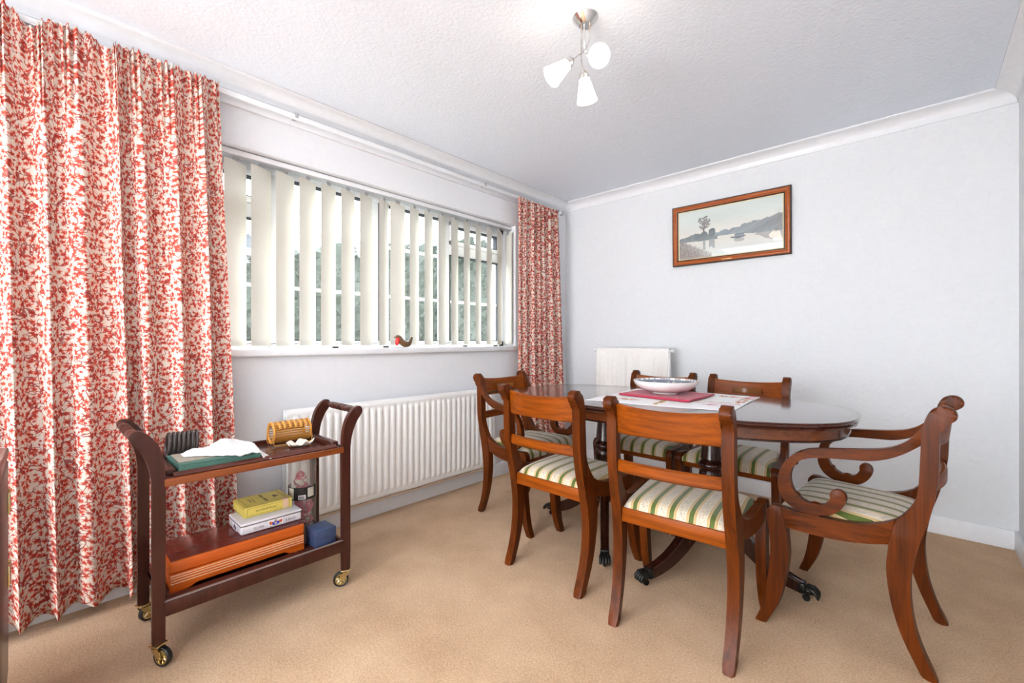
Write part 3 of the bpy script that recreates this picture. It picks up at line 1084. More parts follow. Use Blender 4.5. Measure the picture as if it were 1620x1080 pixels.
# ------------------------------------------------------------------ dining table
TX, TY, TZ = 1.415, -1.216, 0.755
TL, TW, TN = 1.62, 0.90, 2.65
tb = thing('dining_table', 'dark mahogany oval twin-pedestal dining table set with cloth and bowl', 'table', (TX, TY, 0))
def outline(dl, n=96):
    out = []
    for k in range(n):
        t = 2 * math.pi * k / n
        c, s = math.cos(t), math.sin(t)
        a, b = TL / 2 - dl, TW / 2 - dl
        out.append((a * abs(c) ** (2 / TN) * (1 if c >= 0 else -1), b * abs(s) ** (2 / TN) * (1 if s >= 0 else -1)))
    return out
def slab(levels, cap_top=True, cap_bot=True):
    bm = bmesh.new()
    rings = [[bm.verts.new((x, y, z)) for x, y in outline(d)] for d, z in levels]
    n = len(rings[0])
    for a, b in zip(rings, rings[1:]):
        for k in range(n):
            bm.faces.new((a[k], a[(k + 1) % n], b[(k + 1) % n], b[k]))
    if cap_bot: bm.faces.new(rings[0][::-1])
    if cap_top: bm.faces.new(rings[-1])
    return bm
obj('table_top', slab([(0.012, 0.727), (0.004, 0.729), (0.002, 0.734), (0.006, 0.738), (0.001, 0.741), (0, 0.745), (0.003, 0.749), (0.001, 0.751), (0.003, 0.7545), (0.008, TZ)]), 'table_top', tb, 30)
obj('apron', slab([(0.036, 0.682), (0.034, 0.684), (0.034, 0.7275)], True, True), 'table_apron', tb, 30)
obj('apron_bead', slab([(0.034, 0.680), (0.031, 0.682), (0.031, 0.686), (0.034, 0.688)]), 'table_dark', tb, 30)

def leg_mesh():
    """sabre leg pointing along +x; centre of the column at the origin"""
    ctr = crom([(0.028, 0.262), (0.075, 0.232), (0.13, 0.182), (0.19, 0.128), (0.25, 0.088), (0.31, 0.063), (0.355, 0.052)], 4, False)
    bm = bmesh.new()
    N = len(ctr)
    rings = []
    for i, p in enumerate(ctr):
        t = (ctr[min(i + 1, N - 1)] - ctr[max(i - 1, 0)]).normalized()
        nrm = Vector((-t[1], t[0]))
        if nrm[1] < 0: nrm = -nrm
        f = i / (N - 1)
        w = 0.024 - 0.005 * f
        h = 0.040 - 0.020 * f
        sec = [(-w, -h), (w, -h), (w, h - 0.004), (w - 0.003, h), (w * 0.62, h), (w * 0.55, h - 0.004), (w * 0.42, h - 0.004), (w * 0.35, h + 0.002), (-w * 0.35, h + 0.002), (-w * 0.42, h - 0.004), (-w * 0.55, h - 0.004), (-w * 0.62, h), (-w + 0.003, h), (-w, h - 0.004)]
        rings.append([bm.verts.new((p[0] + nrm[0] * b, a, p[1] + nrm[1] * b)) for a, b in sec])
    m = len(rings[0])
    for a, b in zip(rings, rings[1:]):
        for k in range(m):
            bm.faces.new((a[k], a[(k + 1) % m], b[(k + 1) % m], b[k]))
    bm.faces.new(rings[0][::-1]); bm.faces.new(rings[-1])
    return bm
def paw_mesh():
    bm = bmesh.new()
    box(bm, 0.338, 0.362, -0.021, 0.021, 0.032, 0.074, 0.004)
    ball(bm, (0.372, 0, 0.048), 0.024, (1.1, 1.0, 0.75))
    for q in (-0.018, -0.006, 0.006, 0.018):
        tube(bm, [(0.365, q * 0.8, 0.060), (0.388, q, 0.056), (0.402, q * 1.1, 0.042), (0.405, q * 1.1, 0.028)], [0.007, 0.0085, 0.0075, 0.004], 8)
    return bm
def castor_mesh():
    bm = bmesh.new()
    tube(bm, [(0.362, 0, 0.04), (0.362, 0, 0.024)], 0.007, 8)
    lathe(bm, [(0, -0.006), (0.012, -0.006), (0.0135, -0.003), (0.0135, 0.003), (0.012, 0.006), (0, 0.006)], 16,
          Matrix.Translation((0.364, 0, 0.0135)) @ Matrix.Rotation(math.pi / 2, 4, 'X'))
    return bm
lm = obj('leg', leg_mesh(), 'table_dark', None).data
pm = obj('paw_foot', paw_mesh(), 'paw_metal', None, 60).data
cm = obj('castor', castor_mesh(), 'paw_metal', None).data
for o in [o for o in COL.objects if o.data in (lm, pm, cm)]:
    bpy.data.objects.remove(o, do_unlink=True)
COLPROF = [(0, 0.685), (0.052, 0.685), (0.052, 0.668), (0.036, 0.660), (0.034, 0.650), (0.036, 0.62), (0.043, 0.53), (0.046, 0.505), (0.040, 0.497), (0.050, 0.490), (0.056, 0.480), (0.056, 0.472), (0.050, 0.463), (0.044, 0.457), (0.050, 0.446), (0.053, 0.425), (0.050, 0.395), (0.041, 0.365), (0.036, 0.345), (0.044, 0.335), (0.046, 0.325), (0.040, 0.315), (0.048, 0.305), (0.050, 0.29), (0.050, 0.20), (0.044, 0.185), (0.030, 0.172), (0.018, 0.160), (0.020, 0.150), (0.012, 0.138), (0, 0.135)]
for side, px_, angs in ((-1, -0.277, (180, -59, 59)), (1, 0.277, (0, -115.5, 115.5))):
    c_ = obj('column', lathe(bmesh.new(), COLPROF, 40), 'table_dark', tb, 40)
    c_.location = (px_, -0.004, 0)
    for a_ in angs:
        l_ = link('leg', lm, None, tb)
        l_.location = (px_, -0.004, 0)
        l_.rotation_euler = (0, 0, math.radians(a_))
        link('paw_foot', pm, None, l_)
        link('castor', cm, None, l_)

# ------------------------------------------------------------------ on the table
def blobs(spec, u, v, base):
    c = np.ones(u.shape + (3,)) * np.array(base)
    return c
def cloth_fn(u, v):
    c = np.ones(u.shape + (3,)) * np.array([0.955, 0.952, 0.955])
    rg = np.random.default_rng(5)
    def splat(cu, cv, ru, rv, cols, n, sz):
        for _ in range(n):
            a = rg.uniform(0, 2 * np.pi); r = np.sqrt(rg.uniform())
            x, y = cu + ru * r * np.cos(a), cv + rv * r * np.sin(a)
            m = (((u - x) / sz) ** 2 + ((v - y) / (sz * 0.6)) ** 2) < rg.uniform(0.4, 1.6)
            c[m] = cols[rg.integers(len(cols))]
    gold = [(0.72, 0.56, 0.30), (0.62, 0.45, 0.22), (0.85, 0.72, 0.48)]
    xmas = [(0.78, 0.16, 0.22), (0.86, 0.50, 0.30), (0.72, 0.58, 0.34), (0.35, 0.45, 0.25), (0.82, 0.35, 0.38)]
    splat(0.20, 0.20, 0.16, 0.07, xmas, 70, 0.012)
    splat(0.82, 0.83, 0.12, 0.05, xmas, 60, 0.012)
    splat(0.80, 0.42, 0.13, 0.012, gold, 60, 0.010)
    splat(0.50, 0.17, 0.015, 0.13, gold, 60, 0.012)
    splat(0.16, 0.80, 0.14, 0.06, xmas, 60, 0.012)
    splat(0.82, 0.22, 0.05, 0.02, [(0.80, 0.20, 0.45), (0.75, 0.1, 0.35)], 30, 0.010)
    splat(0.95, 0.62, 0.03, 0.22, xmas + gold, 110, 0.010)
    stripe = (np.abs(u - 0.965) < 0.028) & (v > 0.72) & ((v * 26) % 1 < 0.5)
    c[stripe] = (0.80, 0.20, 0.25)
    tri = (np.abs(v - 0.30 - 0.10 * (u - 0.6)) < 0.010) & (u > 0.70) & (u < 0.98)
    c[tri] = (0.83, 0.28, 0.50)
    return c
NL, NR, FR, FL = (1.215, -1.530), (1.842, -1.430), (1.800, -0.835), (1.165, -0.905)
def cloth_place(u, v):
    X = np.zeros(u.shape + (3,))
    for k in range(2):
        X[..., k] = (1 - u) * (1 - v) * NL[k] + u * (1 - v) * NR[k] + u * v * FR[k] + (1 - u) * v * FL[k]
    X[..., 2] = TZ + 0.0042 + 0.0016 * np.sin(9 * u + 3 * v) * np.sin(7 * v + 1) 
    e = np.minimum(np.minimum(u, 1 - u), np.minimum(v, 1 - v))
    X[..., 2] -= 0.0022 * (e < 0.012)
    return X
o = link('table_cloth', print_mesh('table_cloth', 120, 120, cloth_fn, cloth_place), 'ink_matte')
so = o.modifiers.new('cloth_thickness', 'SOLIDIFY'); so.thickness = 0.002; so.offset = -1
tag(o, 'white square table cloth with red and gold festive motifs on the dining table', 'table cloth')

# folded red napkin under the bowl
A_, B_, C_, D_ = (1.262, -1.272), (1.628, -1.318), (1.622, -0.975), (1.262, -0.935)
bm = bmesh.new()
for lay, (z0, z1, sh) in enumerate(((0.7615, 0.7645, 0.0), (0.7645, 0.7675, 0.006), (0.7675, 0.7705, 0.002))):
    n = 14
    V = {}
    for i in range(n + 1):
        for j in range(n + 1):
            u, v = i / n, j / n
            x = (1 - u) * (1 - v) * A_[0] + u * (1 - v) * B_[0] + u * v * C_[0] + (1 - u) * v * D_[0]
            y = (1 - u) * (1 - v) * A_[1] + u * (1 - v) * B_[1] + u * v * C_[1] + (1 - u) * v * D_[1]
            w_ = 0.0006 * math.sin(7 * u + 5 * v)
            V[i, j, 0] = bm.verts.new((x + sh * v, y + sh, z0 + w_)); V[i, j, 1] = bm.verts.new((x + sh * v, y + sh, z1 + w_))
    for i in range(n):
        for j in range(n):
            bm.faces.new((V[i, j, 0], V[i, j + 1, 0], V[i + 1, j + 1, 0], V[i + 1, j, 0]))
            bm.faces.new((V[i, j, 1], V[i + 1, j, 1], V[i + 1, j + 1, 1], V[i, j + 1, 1]))
    for i in range(n):
        for (a, b) in (((i, 0), (i + 1, 0)), ((i + 1, n), (i, n)), ((0, i + 1), (0, i)), ((n, i), (n, i + 1))):
            bm.faces.new((V[a[0], a[1], 0], V[b[0], b[1], 0], V[b[0], b[1], 1], V[a[0], a[1], 1]))
# rounded fold along the front
tube(bm, [(A_[0] - 0.004, A_[1] - 0.002, 0.7665), (B_[0] + 0.002, B_[1] - 0.002, 0.7665)], 0.0055, 10)
tag(obj('red_napkin', bm, 'napkin_red'), 'folded crimson napkin under the white bowl', 'napkin')

bowl = thing('serving_bowl', 'shallow white china bowl with blue-grey printed inside on red napkin', 'bowl', (1.437, -1.128, 0.7725))
R_ = 0.158
outer = [(0, 0.0), (0.062, 0.0), (0.064, 0.004), (0.062, 0.007), (0.092, 0.013), (0.122, 0.025), (0.142, 0.041), (0.153, 0.057), (R_, 0.072)]
inner = [(R_ - 0.002, 0.073), (R_ - 0.005, 0.0715), (0.149, 0.063), (0.136, 0.049), (0.112, 0.032), (0.082, 0.018), (0.04, 0.012), (0, 0.011)]
outer = [(r, z * 0.90) for r, z in outer]; inner = [(r, z * 0.90) for r, z in inner]
obj('body', lathe(bmesh.new(), outer + inner, 56), 'china_white', bowl, 60)
def bowl_fn(u, v):
    x = (u - 0.5) * 2; y = (v - 0.5) * 2
    c = np.ones(u.shape + (3,)) * np.array([0.95, 0.945, 0.94])
    rg = np.random.default_rng(3)
    r = np.hypot(x, y)
    c[r < 0.965] = (0.47, 0.50, 0.55)
    for _ in range(260):
        a = rg.uniform(0, 6.283); q = 0.95 * np.sqrt(rg.uniform())
        m = ((x - q * np.cos(a)) / 0.06) ** 2 + ((y - q * np.sin(a)) / 0.03) ** 2 < rg.uniform(0.3, 1.5)
        c[m] = [(0.36, 0.38, 0.43), (0.55, 0.57, 0.61), (0.42, 0.42, 0.44), (0.70, 0.69, 0.67), (0.30, 0.31, 0.36)][rg.integers(5)]
    for _ in range(90):
        a = rg.uniform(0, 6.283); q = rg.uniform(0.975, 1.0)
        m = (x - q * np.cos(a)) ** 2 + (y - q * np.sin(a)) ** 2 < 0.0011
        c[m] = [(0.62, 0.66, 0.72), (0.72, 0.64, 0.62), (0.6, 0.66, 0.6)][rg.integers(3)]
    return c
def bowl_place(u, v):
    x = (u - 0.5) * 2; y = (v - 0.5) * 2
    # square -> disc
    X = np.zeros(u.shape + (3,))
    dx = x * np.sqrt(np.maximum(1 - y * y / 2, 0)); dy = y * np.sqrt(np.maximum(1 - x * x / 2, 0))
    r = np.hypot(dx, dy) * 0.1525
    X[..., 0] = dx * 0.1525; X[..., 1] = dy * 0.1525
    ir = np.array([p[0] for p in inner[::-1]]); iz = np.array([p[1] for p in inner[::-1]])
    X[..., 2] = np.interp(r, ir, iz) + 0.0012
    return X
def bowl_fn2(u, v):
    x = (u - 0.5) * 2; y = (v - 0.5) * 2
    dx = x * np.sqrt(np.maximum(1 - y * y / 2, 0)); dy = y * np.sqrt(np.maximum(1 - x * x / 2, 0))
    return bowl_fn(dx / 2 + 0.5, dy / 2 + 0.5)
o = link('printed_inside', print_mesh('printed_inside', 90, 90, bowl_fn2, bowl_place), 'ink_gloss', bowl, 'blue-grey picture print inside the bowl')

# ------------------------------------------------------------------ ceiling light
LX, LY = 1.437, -1.863
fwv = Vector((-math.sin(0.7481), math.cos(0.7481), 0)); rtv = Vector((math.cos(0.7481), math.sin(0.7481), 0)); upv = Vector((0, 0, 1))
cl = thing('ceiling_light', 'chrome ceiling light with three lit frosted glass shades', 'ceiling light', (LX, LY, RZ))
obj('ceiling_rose', lathe(bmesh.new(), [(0, 0), (0.049, 0), (0.050, -0.003), (0.048, -0.007), (0.027, -0.029), (0.025, -0.031), (0, -0.031)], 40), 'chrome', cl, 30)
def shade_at(nx, dirv, arm_pts):
    """neck point, direction the mouth faces"""
    d = Vector(dirv).normalized()
    q = Vector((0, 0, 1)).rotation_difference(d).to_matrix().to_4x4()
    m4 = Matrix.Translation(Vector(nx)) @ q
    bm = bmesh.new(); tube(bm, crom([Vector(p) for p in arm_pts], 6, False), 0.0032, 8)
    obj('arm', bm, 'chrome', cl)
    sh = obj('shade', lathe(bmesh.new(), [(0.019, 0.026), (0.024, 0.045), (0.036, 0.095), (0.0405, 0.112), (0.0385, 0.113), (0.034, 0.097), (0.021, 0.045), (0.012, 0.030), (0, 0.029)], 36, m4), 'lit_glass', cl, 60)
    obj('shade_cup', lathe(bmesh.new(), [(0, -0.006), (0.006, -0.006), (0.008, 0.0), (0.016, 0.006), (0.020, 0.016), (0.0215, 0.030), (0.0195, 0.030), (0, 0.026)], 28, m4), 'chrome', sh, 40)
    bm = bmesh.new()
    ball(bm, m4 @ Vector((0, 0, 0.075)), 0.017, (1, 1, 1), 14, 10)
    obj('bulb', bm, 'lit_glass', sh, 60)
def L3(r, f, z): return rtv * r + fwv * f + upv * z
shade_at(L3(-0.052, -0.012, -0.172), L3(-0.80, -0.14, -0.72), [L3(0.018, 0, -0.029), L3(0.016, -0.004, -0.085), L3(-0.004, -0.008, -0.130), L3(-0.036, -0.010, -0.158), L3(-0.052, -0.012, -0.172)])
shade_at(L3(-0.004, 0.020, -0.196), L3(0.16, 0.15, -0.98), [L3(-0.014, 0.008, -0.029), L3(-0.014, 0.012, -0.11), L3(-0.012, 0.016, -0.16), L3(-0.004, 0.020, -0.196)])
shade_at(L3(0.024, 0.0, -0.150), L3(0.10, -0.82, -0.52), [L3(-0.005, -0.006, -0.029), L3(-0.004, 0.0, -0.075), L3(0.002, 0.012, -0.115), L3(0.014, 0.020, -0.140), L3(0.022, 0.008, -0.148), L3(0.024, 0.0, -0.150)])

# ------------------------------------------------------------------ picture
PX0, PX1, PZ0, PZ1 = 1.019, 1.789, 1.600, 2.042
pc = thing('framed_picture', 'misty river landscape in an orange wood frame on the back wall', 'picture', ((PX0 + PX1) / 2, 0, PZ0))
HWp, Hp = (PX1 - PX0) / 2, PZ1 - PZ0
pc.location.y = -0.009
pc.rotation_euler = (math.radians(1.4), 0, math.radians(1.2))      # hangs leaning slightly forward
def ring_frame(d0, d1, prof):
    """mitred frame: prof list of (inset, depth from wall)"""
    bm = bmesh.new()
    rings = []
    for ins, dep in prof:
        rings.append([bm.verts.new(p) for p in ((-HWp + ins, -dep, ins), (HWp - ins, -dep, ins), (HWp - ins, -dep, Hp - ins), (-HWp + ins, -dep, Hp - ins))])
    n = len(rings)
    for i in range(n):
        a, b = rings[i], rings[(i + 1) % n]
        for k in range(4):
            bm.faces.new((a[k], a[(k + 1) % 4], b[(k + 1) % 4], b[k]))
    return bm
obj('outer_edge', ring_frame(0, 0, [(0, 0.002), (0, 0.020), (0.003, 0.023), (0.007, 0.022), (0.008, 0.002)]), 'frame_dark', pc, 30)
obj('moulding', ring_frame(0, 0, [(0.0075, 0.003), (0.0075, 0.021), (0.012, 0.024), (0.018, 0.0245), (0.026, 0.021), (0.032, 0.016), (0.036, 0.015), (0.036, 0.003)]), 'frame_wood', pc, 30)
obj('inner_edge', ring_frame(0, 0, [(0.0355, 0.003), (0.0355, 0.016), (0.038, 0.0165), (0.042, 0.014), (0.044, 0.003)]), 'frame_dark', pc, 30)
obj('slip', ring_frame(0, 0, [(0.0435, 0.003), (0.0435, 0.0125), (0.049, 0.010), (0.049, 0.003)]), 'frame_slip', pc, 30)
obj('plaque', bx(-0.035, 0.030, -0.0265, -0.0235, 0.012, 0.022, bevel=0.001), 'plaque_brass', pc)
def paint(u, v):
    rg = np.random.default_rng(12)
    def tex(fx, fy, n=6, seed=1):
        r2 = np.random.default_rng(seed); o_ = np.zeros(u.shape)
        for k in range(n):
            a, b, p = r2.uniform(0.4, 1) * fx * (k + 1) / 2, r2.uniform(-1, 1) * fy * (k + 1) / 2, r2.uniform(0, 6.28)
            o_ += np.sin(a * u * 6.28 + b * v * 6.28 + p) / (k + 1)
        return o_ / 2
    def L(a, b, t): return np.array(a) * (1 - t[..., None]) + np.array(b) * t[..., None]
    t = np.clip((v - 0.42) / 0.58, 0, 1)
    c = L((0.92, 0.86, 0.83), (0.86, 0.87, 0.86), np.clip(t * 1.6, 0, 1))
    c += (0.018 * tex(3, 9, 5, 2))[..., None]
    wat = v < 0.42
    wc = L((0.90, 0.86, 0.82), (0.80, 0.80, 0.80), np.clip((0.42 - v) / 0.42, 0, 1))
    wc = wc + (0.02 * tex(2, 26, 5, 4))[..., None]
    c[wat] = wc[wat]
    e = tex(9, 0, 6, 7) * 0.02
    # distant bank on the right
    top = 0.47 + 0.20 * np.clip((u - 0.36) / 0.64, 0, 1) ** 1.1 + e + 0.02 * tex(22, 0, 4, 9)
    bank = (v < top) & (v > 0.40 - 0.10 * np.clip((u - 0.55) / 0.45, 0, 1)) & (u > 0.34)
    k_ = np.clip((u - 0.35) / 0.65, 0, 1)
    bc = L((0.56, 0.60, 0.65), (0.53, 0.53, 0.54), k_) + (0.05 * tex(14, 14, 6, 3))[..., None]
    c[bank] = bc[bank]
    refl = (v < 0.34) & (v > 0.30 - 0.13 * np.clip((u - 0.75) / 0.25, 0, 1) + 0.05 * tex(12, 2, 4, 8)) & (u > 0.76)
    c[refl] = L((0.62, 0.60, 0.60), (0.70, 0.68, 0.67), (0.5 + 0.5 * tex(10, 20, 3, 5)))[refl]
    # left bank and reeds
    lb = (v < 0.44 + 0.05 * np.sin(u * 9) + 0.02 * tex(18, 0, 4, 6)) & (v > 0.36 - 0.05 * u) & (u < 0.40)
    c[lb] = (L((0.42, 0.45, 0.47), (0.52, 0.55, 0.57), (0.5 + tex(12, 12, 4, 2) * 0.5)))[lb]
    hz = rg.uniform(size=u.shape)
    reeds = (v < 0.40 - 1.05 * np.clip(u - 0.02, 0, 1) + 0.06 * (hz - 0.5)) & (u < 0.34)
    c[reeds] = (L((0.50, 0.46, 0.46), (0.74, 0.69, 0.66), np.clip(rg.uniform(size=u.shape) * 0.8 + 0.2 * tex(60, 8, 5, 13), 0, 1)))[reeds]
    c += (rg.uniform(-0.012, 0.012, u.shape))[..., None]
    # tree: trunk, boughs, airy crown; bush
    tr = (np.abs(u - 0.265 - 0.004 * np.sin(v * 30)) < 0.008) & (v > 0.42) & (v < 0.72)
    c[tr] = (0.40, 0.36, 0.36)
    for _ in range(150):
        a = rg.uniform(0, 6.28); q = np.sqrt(rg.uniform())
        x, y = 0.265 + 0.062 * q * np.cos(a), 0.72 + 0.15 * q * np.sin(a)
        m = ((u - x) / 0.007) ** 2 + ((v - y) / 0.013) ** 2 < rg.uniform(0.3, 1.2)
        c[m] = [(0.50, 0.46, 0.46), (0.58, 0.53, 0.52), (0.45, 0.42, 0.43)][rg.integers(3)]
    for cx_, cy_, rx, ry in ((0.345, 0.50, 0.035, 0.085), (0.265, 0.47, 0.035, 0.07), (0.19, 0.46, 0.045, 0.06), (0.11, 0.43, 0.03, 0.04)):
        m = ((u - cx_) / rx) ** 2 + ((v - cy_) / ry) ** 2 < 1 + 0.25 * tex(40, 30, 4, 5)
        c[m] = L((0.36, 0.39, 0.41), (0.48, 0.51, 0.53), 0.5 + 0.5 * tex(30, 30, 3, 3))[m]
    for cx_, w_ in ((0.345, 0.028), (0.265, 0.012)):
        m = (np.abs(u - cx_) < w_) & (v < 0.36) & (v > 0.18 + 0.05 * tex(20, 3, 3, 4))
        c[m] = (0.62, 0.62, 0.63)
    # moored boat and its reflection
    m = ((u - 0.60) / 0.072) ** 2 + ((v - 0.335) / 0.032) ** 2 < 1
    c[m & (v < 0.34)] = (0.34, 0.36, 0.39)
    m2 = (np.abs(u - 0.615) < 0.045) & (v > 0.335) & (v < 0.385)
    c[m2] = (0.50, 0.53, 0.57)
    m2 = (np.abs(u - 0.615) < 0.05) & (v > 0.378) & (v < 0.392)
    c[m2] = (0.32, 0.34, 0.37)
    m = ((u - 0.61) / 0.05) ** 2 + ((v - 0.27) / 0.04) ** 2 < 1
    c[m & (v < 0.30)] = (0.66, 0.64, 0.63)
    return np.clip(c * 0.95 + 0.07, 0, 1)
def paint_place(u, v):
    X = np.zeros(u.shape + (3,))
    X[..., 0] = -HWp + 0.048 + u * (2 * HWp - 0.096)
    X[..., 1] = -0.006
    X[..., 2] = 0.048 + v * (Hp - 0.096)
    return X
link('painting', print_mesh('painting', 190, 90, paint, paint_place), 'ink_matte', pc)
obj('picture_glass', bx(-HWp + 0.046, HWp - 0.046, -0.0092, -0.0078, 0.046, Hp - 0.046), 'window_glass', pc)
obj('backing', bx(-HWp + 0.02, HWp - 0.02, -0.005, -0.0005, 0.02, Hp - 0.02), 'frame_dark', pc)

# ------------------------------------------------------------------ airer with cream cloth by the back wall
ar = thing('towel_rail', 'white rail stand behind the table, mostly hidden under the cream cloth', 'towel rail', (0.75, -0.17, 0))
for x in (-0.30, 0.30):
    bm = bmesh.new()
    tube(bm, [(x, -0.05, 0.0), (x, 0.0, 0.96)], 0.009, 8)
    tube(bm, [(x, 0.09, 0.0), (x, 0.0, 0.96)], 0.009, 8)
    obj('leg', bm, 'white_pvc', ar)
for z, y in ((0.965, 0.0), (0.55, 0.0)):
    bm = bmesh.new(); tube(bm, [(-0.335, y, z), (0.335, y, z)], 0.010 if z > 0.9 else 0.006, 8)
    obj('rail', bm, 'white_pvc', ar)
n, m = 60, 40
X = np.zeros((n + 1, m + 1, 3))
for i in range(n + 1):
    for j in range(m + 1):
        u, v = i / n, j / m
        s_ = v * 0.80 - 0.42            # arc along the drop; 0 on the rail
        fl = 0.008 * math.sin(u * 31) + 0.012 * math.sin(u * 11 + 1) + 0.005 * math.sin(u * 67 + 2)
        x = 0.445 + u * 0.61
        if abs(s_) < 0.03:
            a = s_ / 0.03 * math.pi / 2
            y, z = -0.17 + 0.019 * math.sin(a), 0.968 + 0.019 * math.cos(a)
        elif s_ < 0:
            d = -s_ - 0.03
            y, z = -0.17 - 0.019 - fl * min(1, d * 5) - 0.02 * d, 0.968 - d
        else:
            d = s_ - 0.03
            y, z = -0.17 + 0.019 + fl * min(1, d * 5) * 0.5, 0.968 - d
        X[i, j] = (x + 0.012 * (0.5 - u) * abs(s_) * 4, y, z)
me = grid_mesh('draped_cloth', X)
o = link('draped_cloth', me, 'drape_cream')
so = o.modifiers.new('cloth_thickness', 'SOLIDIFY'); so.thickness = 0.002
tag(o, 'cream cloth draped over a rail against the back wall near the corner', 'cloth')
# ------------------------------------------------------------------ tea trolley
XF, XB = 0.61, 0.30
YL, YR = -3.042, -2.418
tr = thing('tea_trolley', 'dark wood two-tier tea trolley on brass castors by the curtain', 'trolley', (0, 0, 0))
def leg_outline(yc, s):
    """s=-1: top sweeps to -y; s=+1: to +y"""
    w = 0.017
    L = [(-w, 0.070), (w, 0.070), (w * 1.0, 0.30), (w, 0.55), (w + 0.002, 0.60), (w + 0.010, 0.645), (w + 0.028, 0.690), (w + 0.050, 0.722), (w + 0.056, 0.740), (w + 0.046, 0.756), (w + 0.026, 0.755), (w + 0.006, 0.738), (w - 0.016, 0.705), (w - 0.030, 0.655), (-w, 0.60), (-w - 0.001, 0.55), (-w, 0.30)]
    return [(yc + s * a, b) for a, b in L]
for yc, s in ((YL, -1), (YR, 1)):
    for xx in (XF, XB):
        ol = crom(leg_outline(yc, s), 3, True, {0, 1})
        obj('leg', plate(ol, 0.022, lambda a, b, w, xx=xx: (xx + w - 0.011, a, b), 0.003), 'trolley_dark', tr)
    # turned handle between the swept tops
    yh, zh = yc + s * 0.058, 0.736
    prof = [(0, 0.0), (0.010, 0.0), (0.012, 0.03), (0.015, 0.06), (0.016, 0.09), (0.012, 0.105), (0.016, 0.112), (0.016, 0.118), (0.012, 0.124), (0.013, 0.135), (0.016, 0.143), (0.016, 0.167)]
    full = prof + [(r, 0.31 - z) for r, z in prof[::-1]]
    obj('handle', lathe(bmesh.new(), full, 20, Matrix.Translation((XB - 0.011, yh, zh)) @ Matrix.Rotation(math.pi / 2, 4, 'Y')), 'trolley_dark', tr, 40)
# upper tray
y0, y1 = YL + 0.014, YR - 0.014
obj('upper_tray', bx(XB - 0.006, XF - 0.006, y0, y1, 0.580, 0.594, bevel=0.002), 'trolley_board', tr)
obj('front_rail', bx(XF - 0.012, XF + 0.004, y0, y1, 0.568, 0.592, bevel=0.002), 'trolley_edge_lit', tr)
obj('back_rail', bx(XB - 0.014, XB + 0.002, y0, y1, 0.568, 0.606, bevel=0.002), 'trolley_dark', tr)
obj('tray_rim', plate([(XF - 0.006, 0.592), (XF - 0.004, 0.596), (XF - 0.022, 0.606), (XF - 0.028, 0.602), (XF - 0.028, 0.592)], y1 - y0 - 0.05, lambda a, b, w: (a, (y0 + y1) / 2 + w, b), 0), 'trolley_board', tr)
for yc, s in ((y0 + 0.022, -1), (y1 - 0.022, 1)):
    bm = bmesh.new()
    box(bm, XB + 0.01, XF - 0.03, yc - 0.016, yc + 0.016, 0.592, 0.614, 0.007, 3)
    obj('end_lip', bm, 'trolley_dark', tr)
    obj('end_rail', bx(XB - 0.01, XF - 0.008, yc + s * 0.016 - 0.006, yc + s * 0.016 + 0.006, 0.568, 0.598, bevel=0.002), 'trolley_dark', tr)
# lower shelf
obj('lower_shelf', bx(XB - 0.006, XF - 0.006, y0, y1, 0.168, 0.190, bevel=0.002), 'trolley_board', tr)
bm = bx(XF - 0.012, XF + 0.004, y0, y1, 0.152, 0.198, bevel=0.003)
obj('front_rail', bm, 'trolley_dark', tr)
obj('bead', bx(XF - 0.010, XF + 0.0005, y0, y1, 0.197, 0.2005, bevel=0.001), 'scuff_wood', tr)
obj('back_rail', bx(XB - 0.014, XB + 0.002, y0, y1, 0.152, 0.204, bevel=0.003), 'trolley_dark', tr)
for yc in (y0 + 0.006, y1 - 0.006):
    obj('end_rail', bx(XB - 0.01, XF - 0.008, yc - 0.006, yc + 0.006, 0.152, 0.205, bevel=0.002), 'trolley_dark', tr)
# castors
def castor_parts():
    bm = bmesh.new()
    box(bm, -0.018, 0.018, -0.018, 0.018, 0.064, 0.071, 0.002)
    tube(bm, [(0, 0, 0.068), (0, 0, 0.058)], 0.009, 10)
    for s in (-1, 1):
        ol = [(-0.012, 0.062), (0.010, 0.062), (0.026, 0.036), (0.024, 0.026), (0.014, 0.026), (-0.010, 0.050)]
        b2 = plate(ol, 0.002, lambda a, b, w, s=s: (a, s * 0.013 + w, b), 0)
        tmp = bpy.data.meshes.new('t'); b2.to_mesh(tmp); b2.free(); bm.from_mesh(tmp); bpy.data.meshes.remove(tmp)
    box(bm, -0.012, 0.010, -0.014, 0.014, 0.058, 0.062)
    tube(bm, [(0.018, -0.016, 0.031), (0.018, 0.016, 0.031)], 0.0035, 8)
    br = bm
    wm = Matrix.Translation((0.018, 0, 0.031)) @ Matrix.Rotation(math.pi / 2, 4, 'X')
    ty = lathe(bmesh.new(), [(0.0225, -0.007), (0.027, -0.009), (0.0305, -0.006), (0.031, 0), (0.0305, 0.006), (0.027, 0.009), (0.0225, 0.007), (0.0225, -0.007)], 36, wm)
    hb = lathe(bmesh.new(), [(0.0195, -0.0078), (0.0232, -0.0078), (0.0232, 0.0078), (0.0195, 0.0078), (0.0195, -0.0078)], 36, wm)
    lathe(hb, [(0, -0.009), (0.006, -0.009), (0.006, 0.009), (0, 0.009)], 16, wm)
    for k in range(8):
        a = k * math.pi / 4
        tube(hb, [wm @ Vector((0.004 * math.cos(a), 0.004 * math.sin(a), 0)), wm @ Vector((0.0205 * math.cos(a), 0.0205 * math.sin(a), 0))], 0.0028, 6)
    return br, ty, hb
br, ty, hb = castor_parts()
protos = [obj('castor', br, 'brass', None), obj('tyre', ty, 'black_rubber', None), obj('hub', hb, 'brass', None)]
meshes = [o.data for o in protos]
for o in protos: bpy.data.objects.remove(o, do_unlink=True)
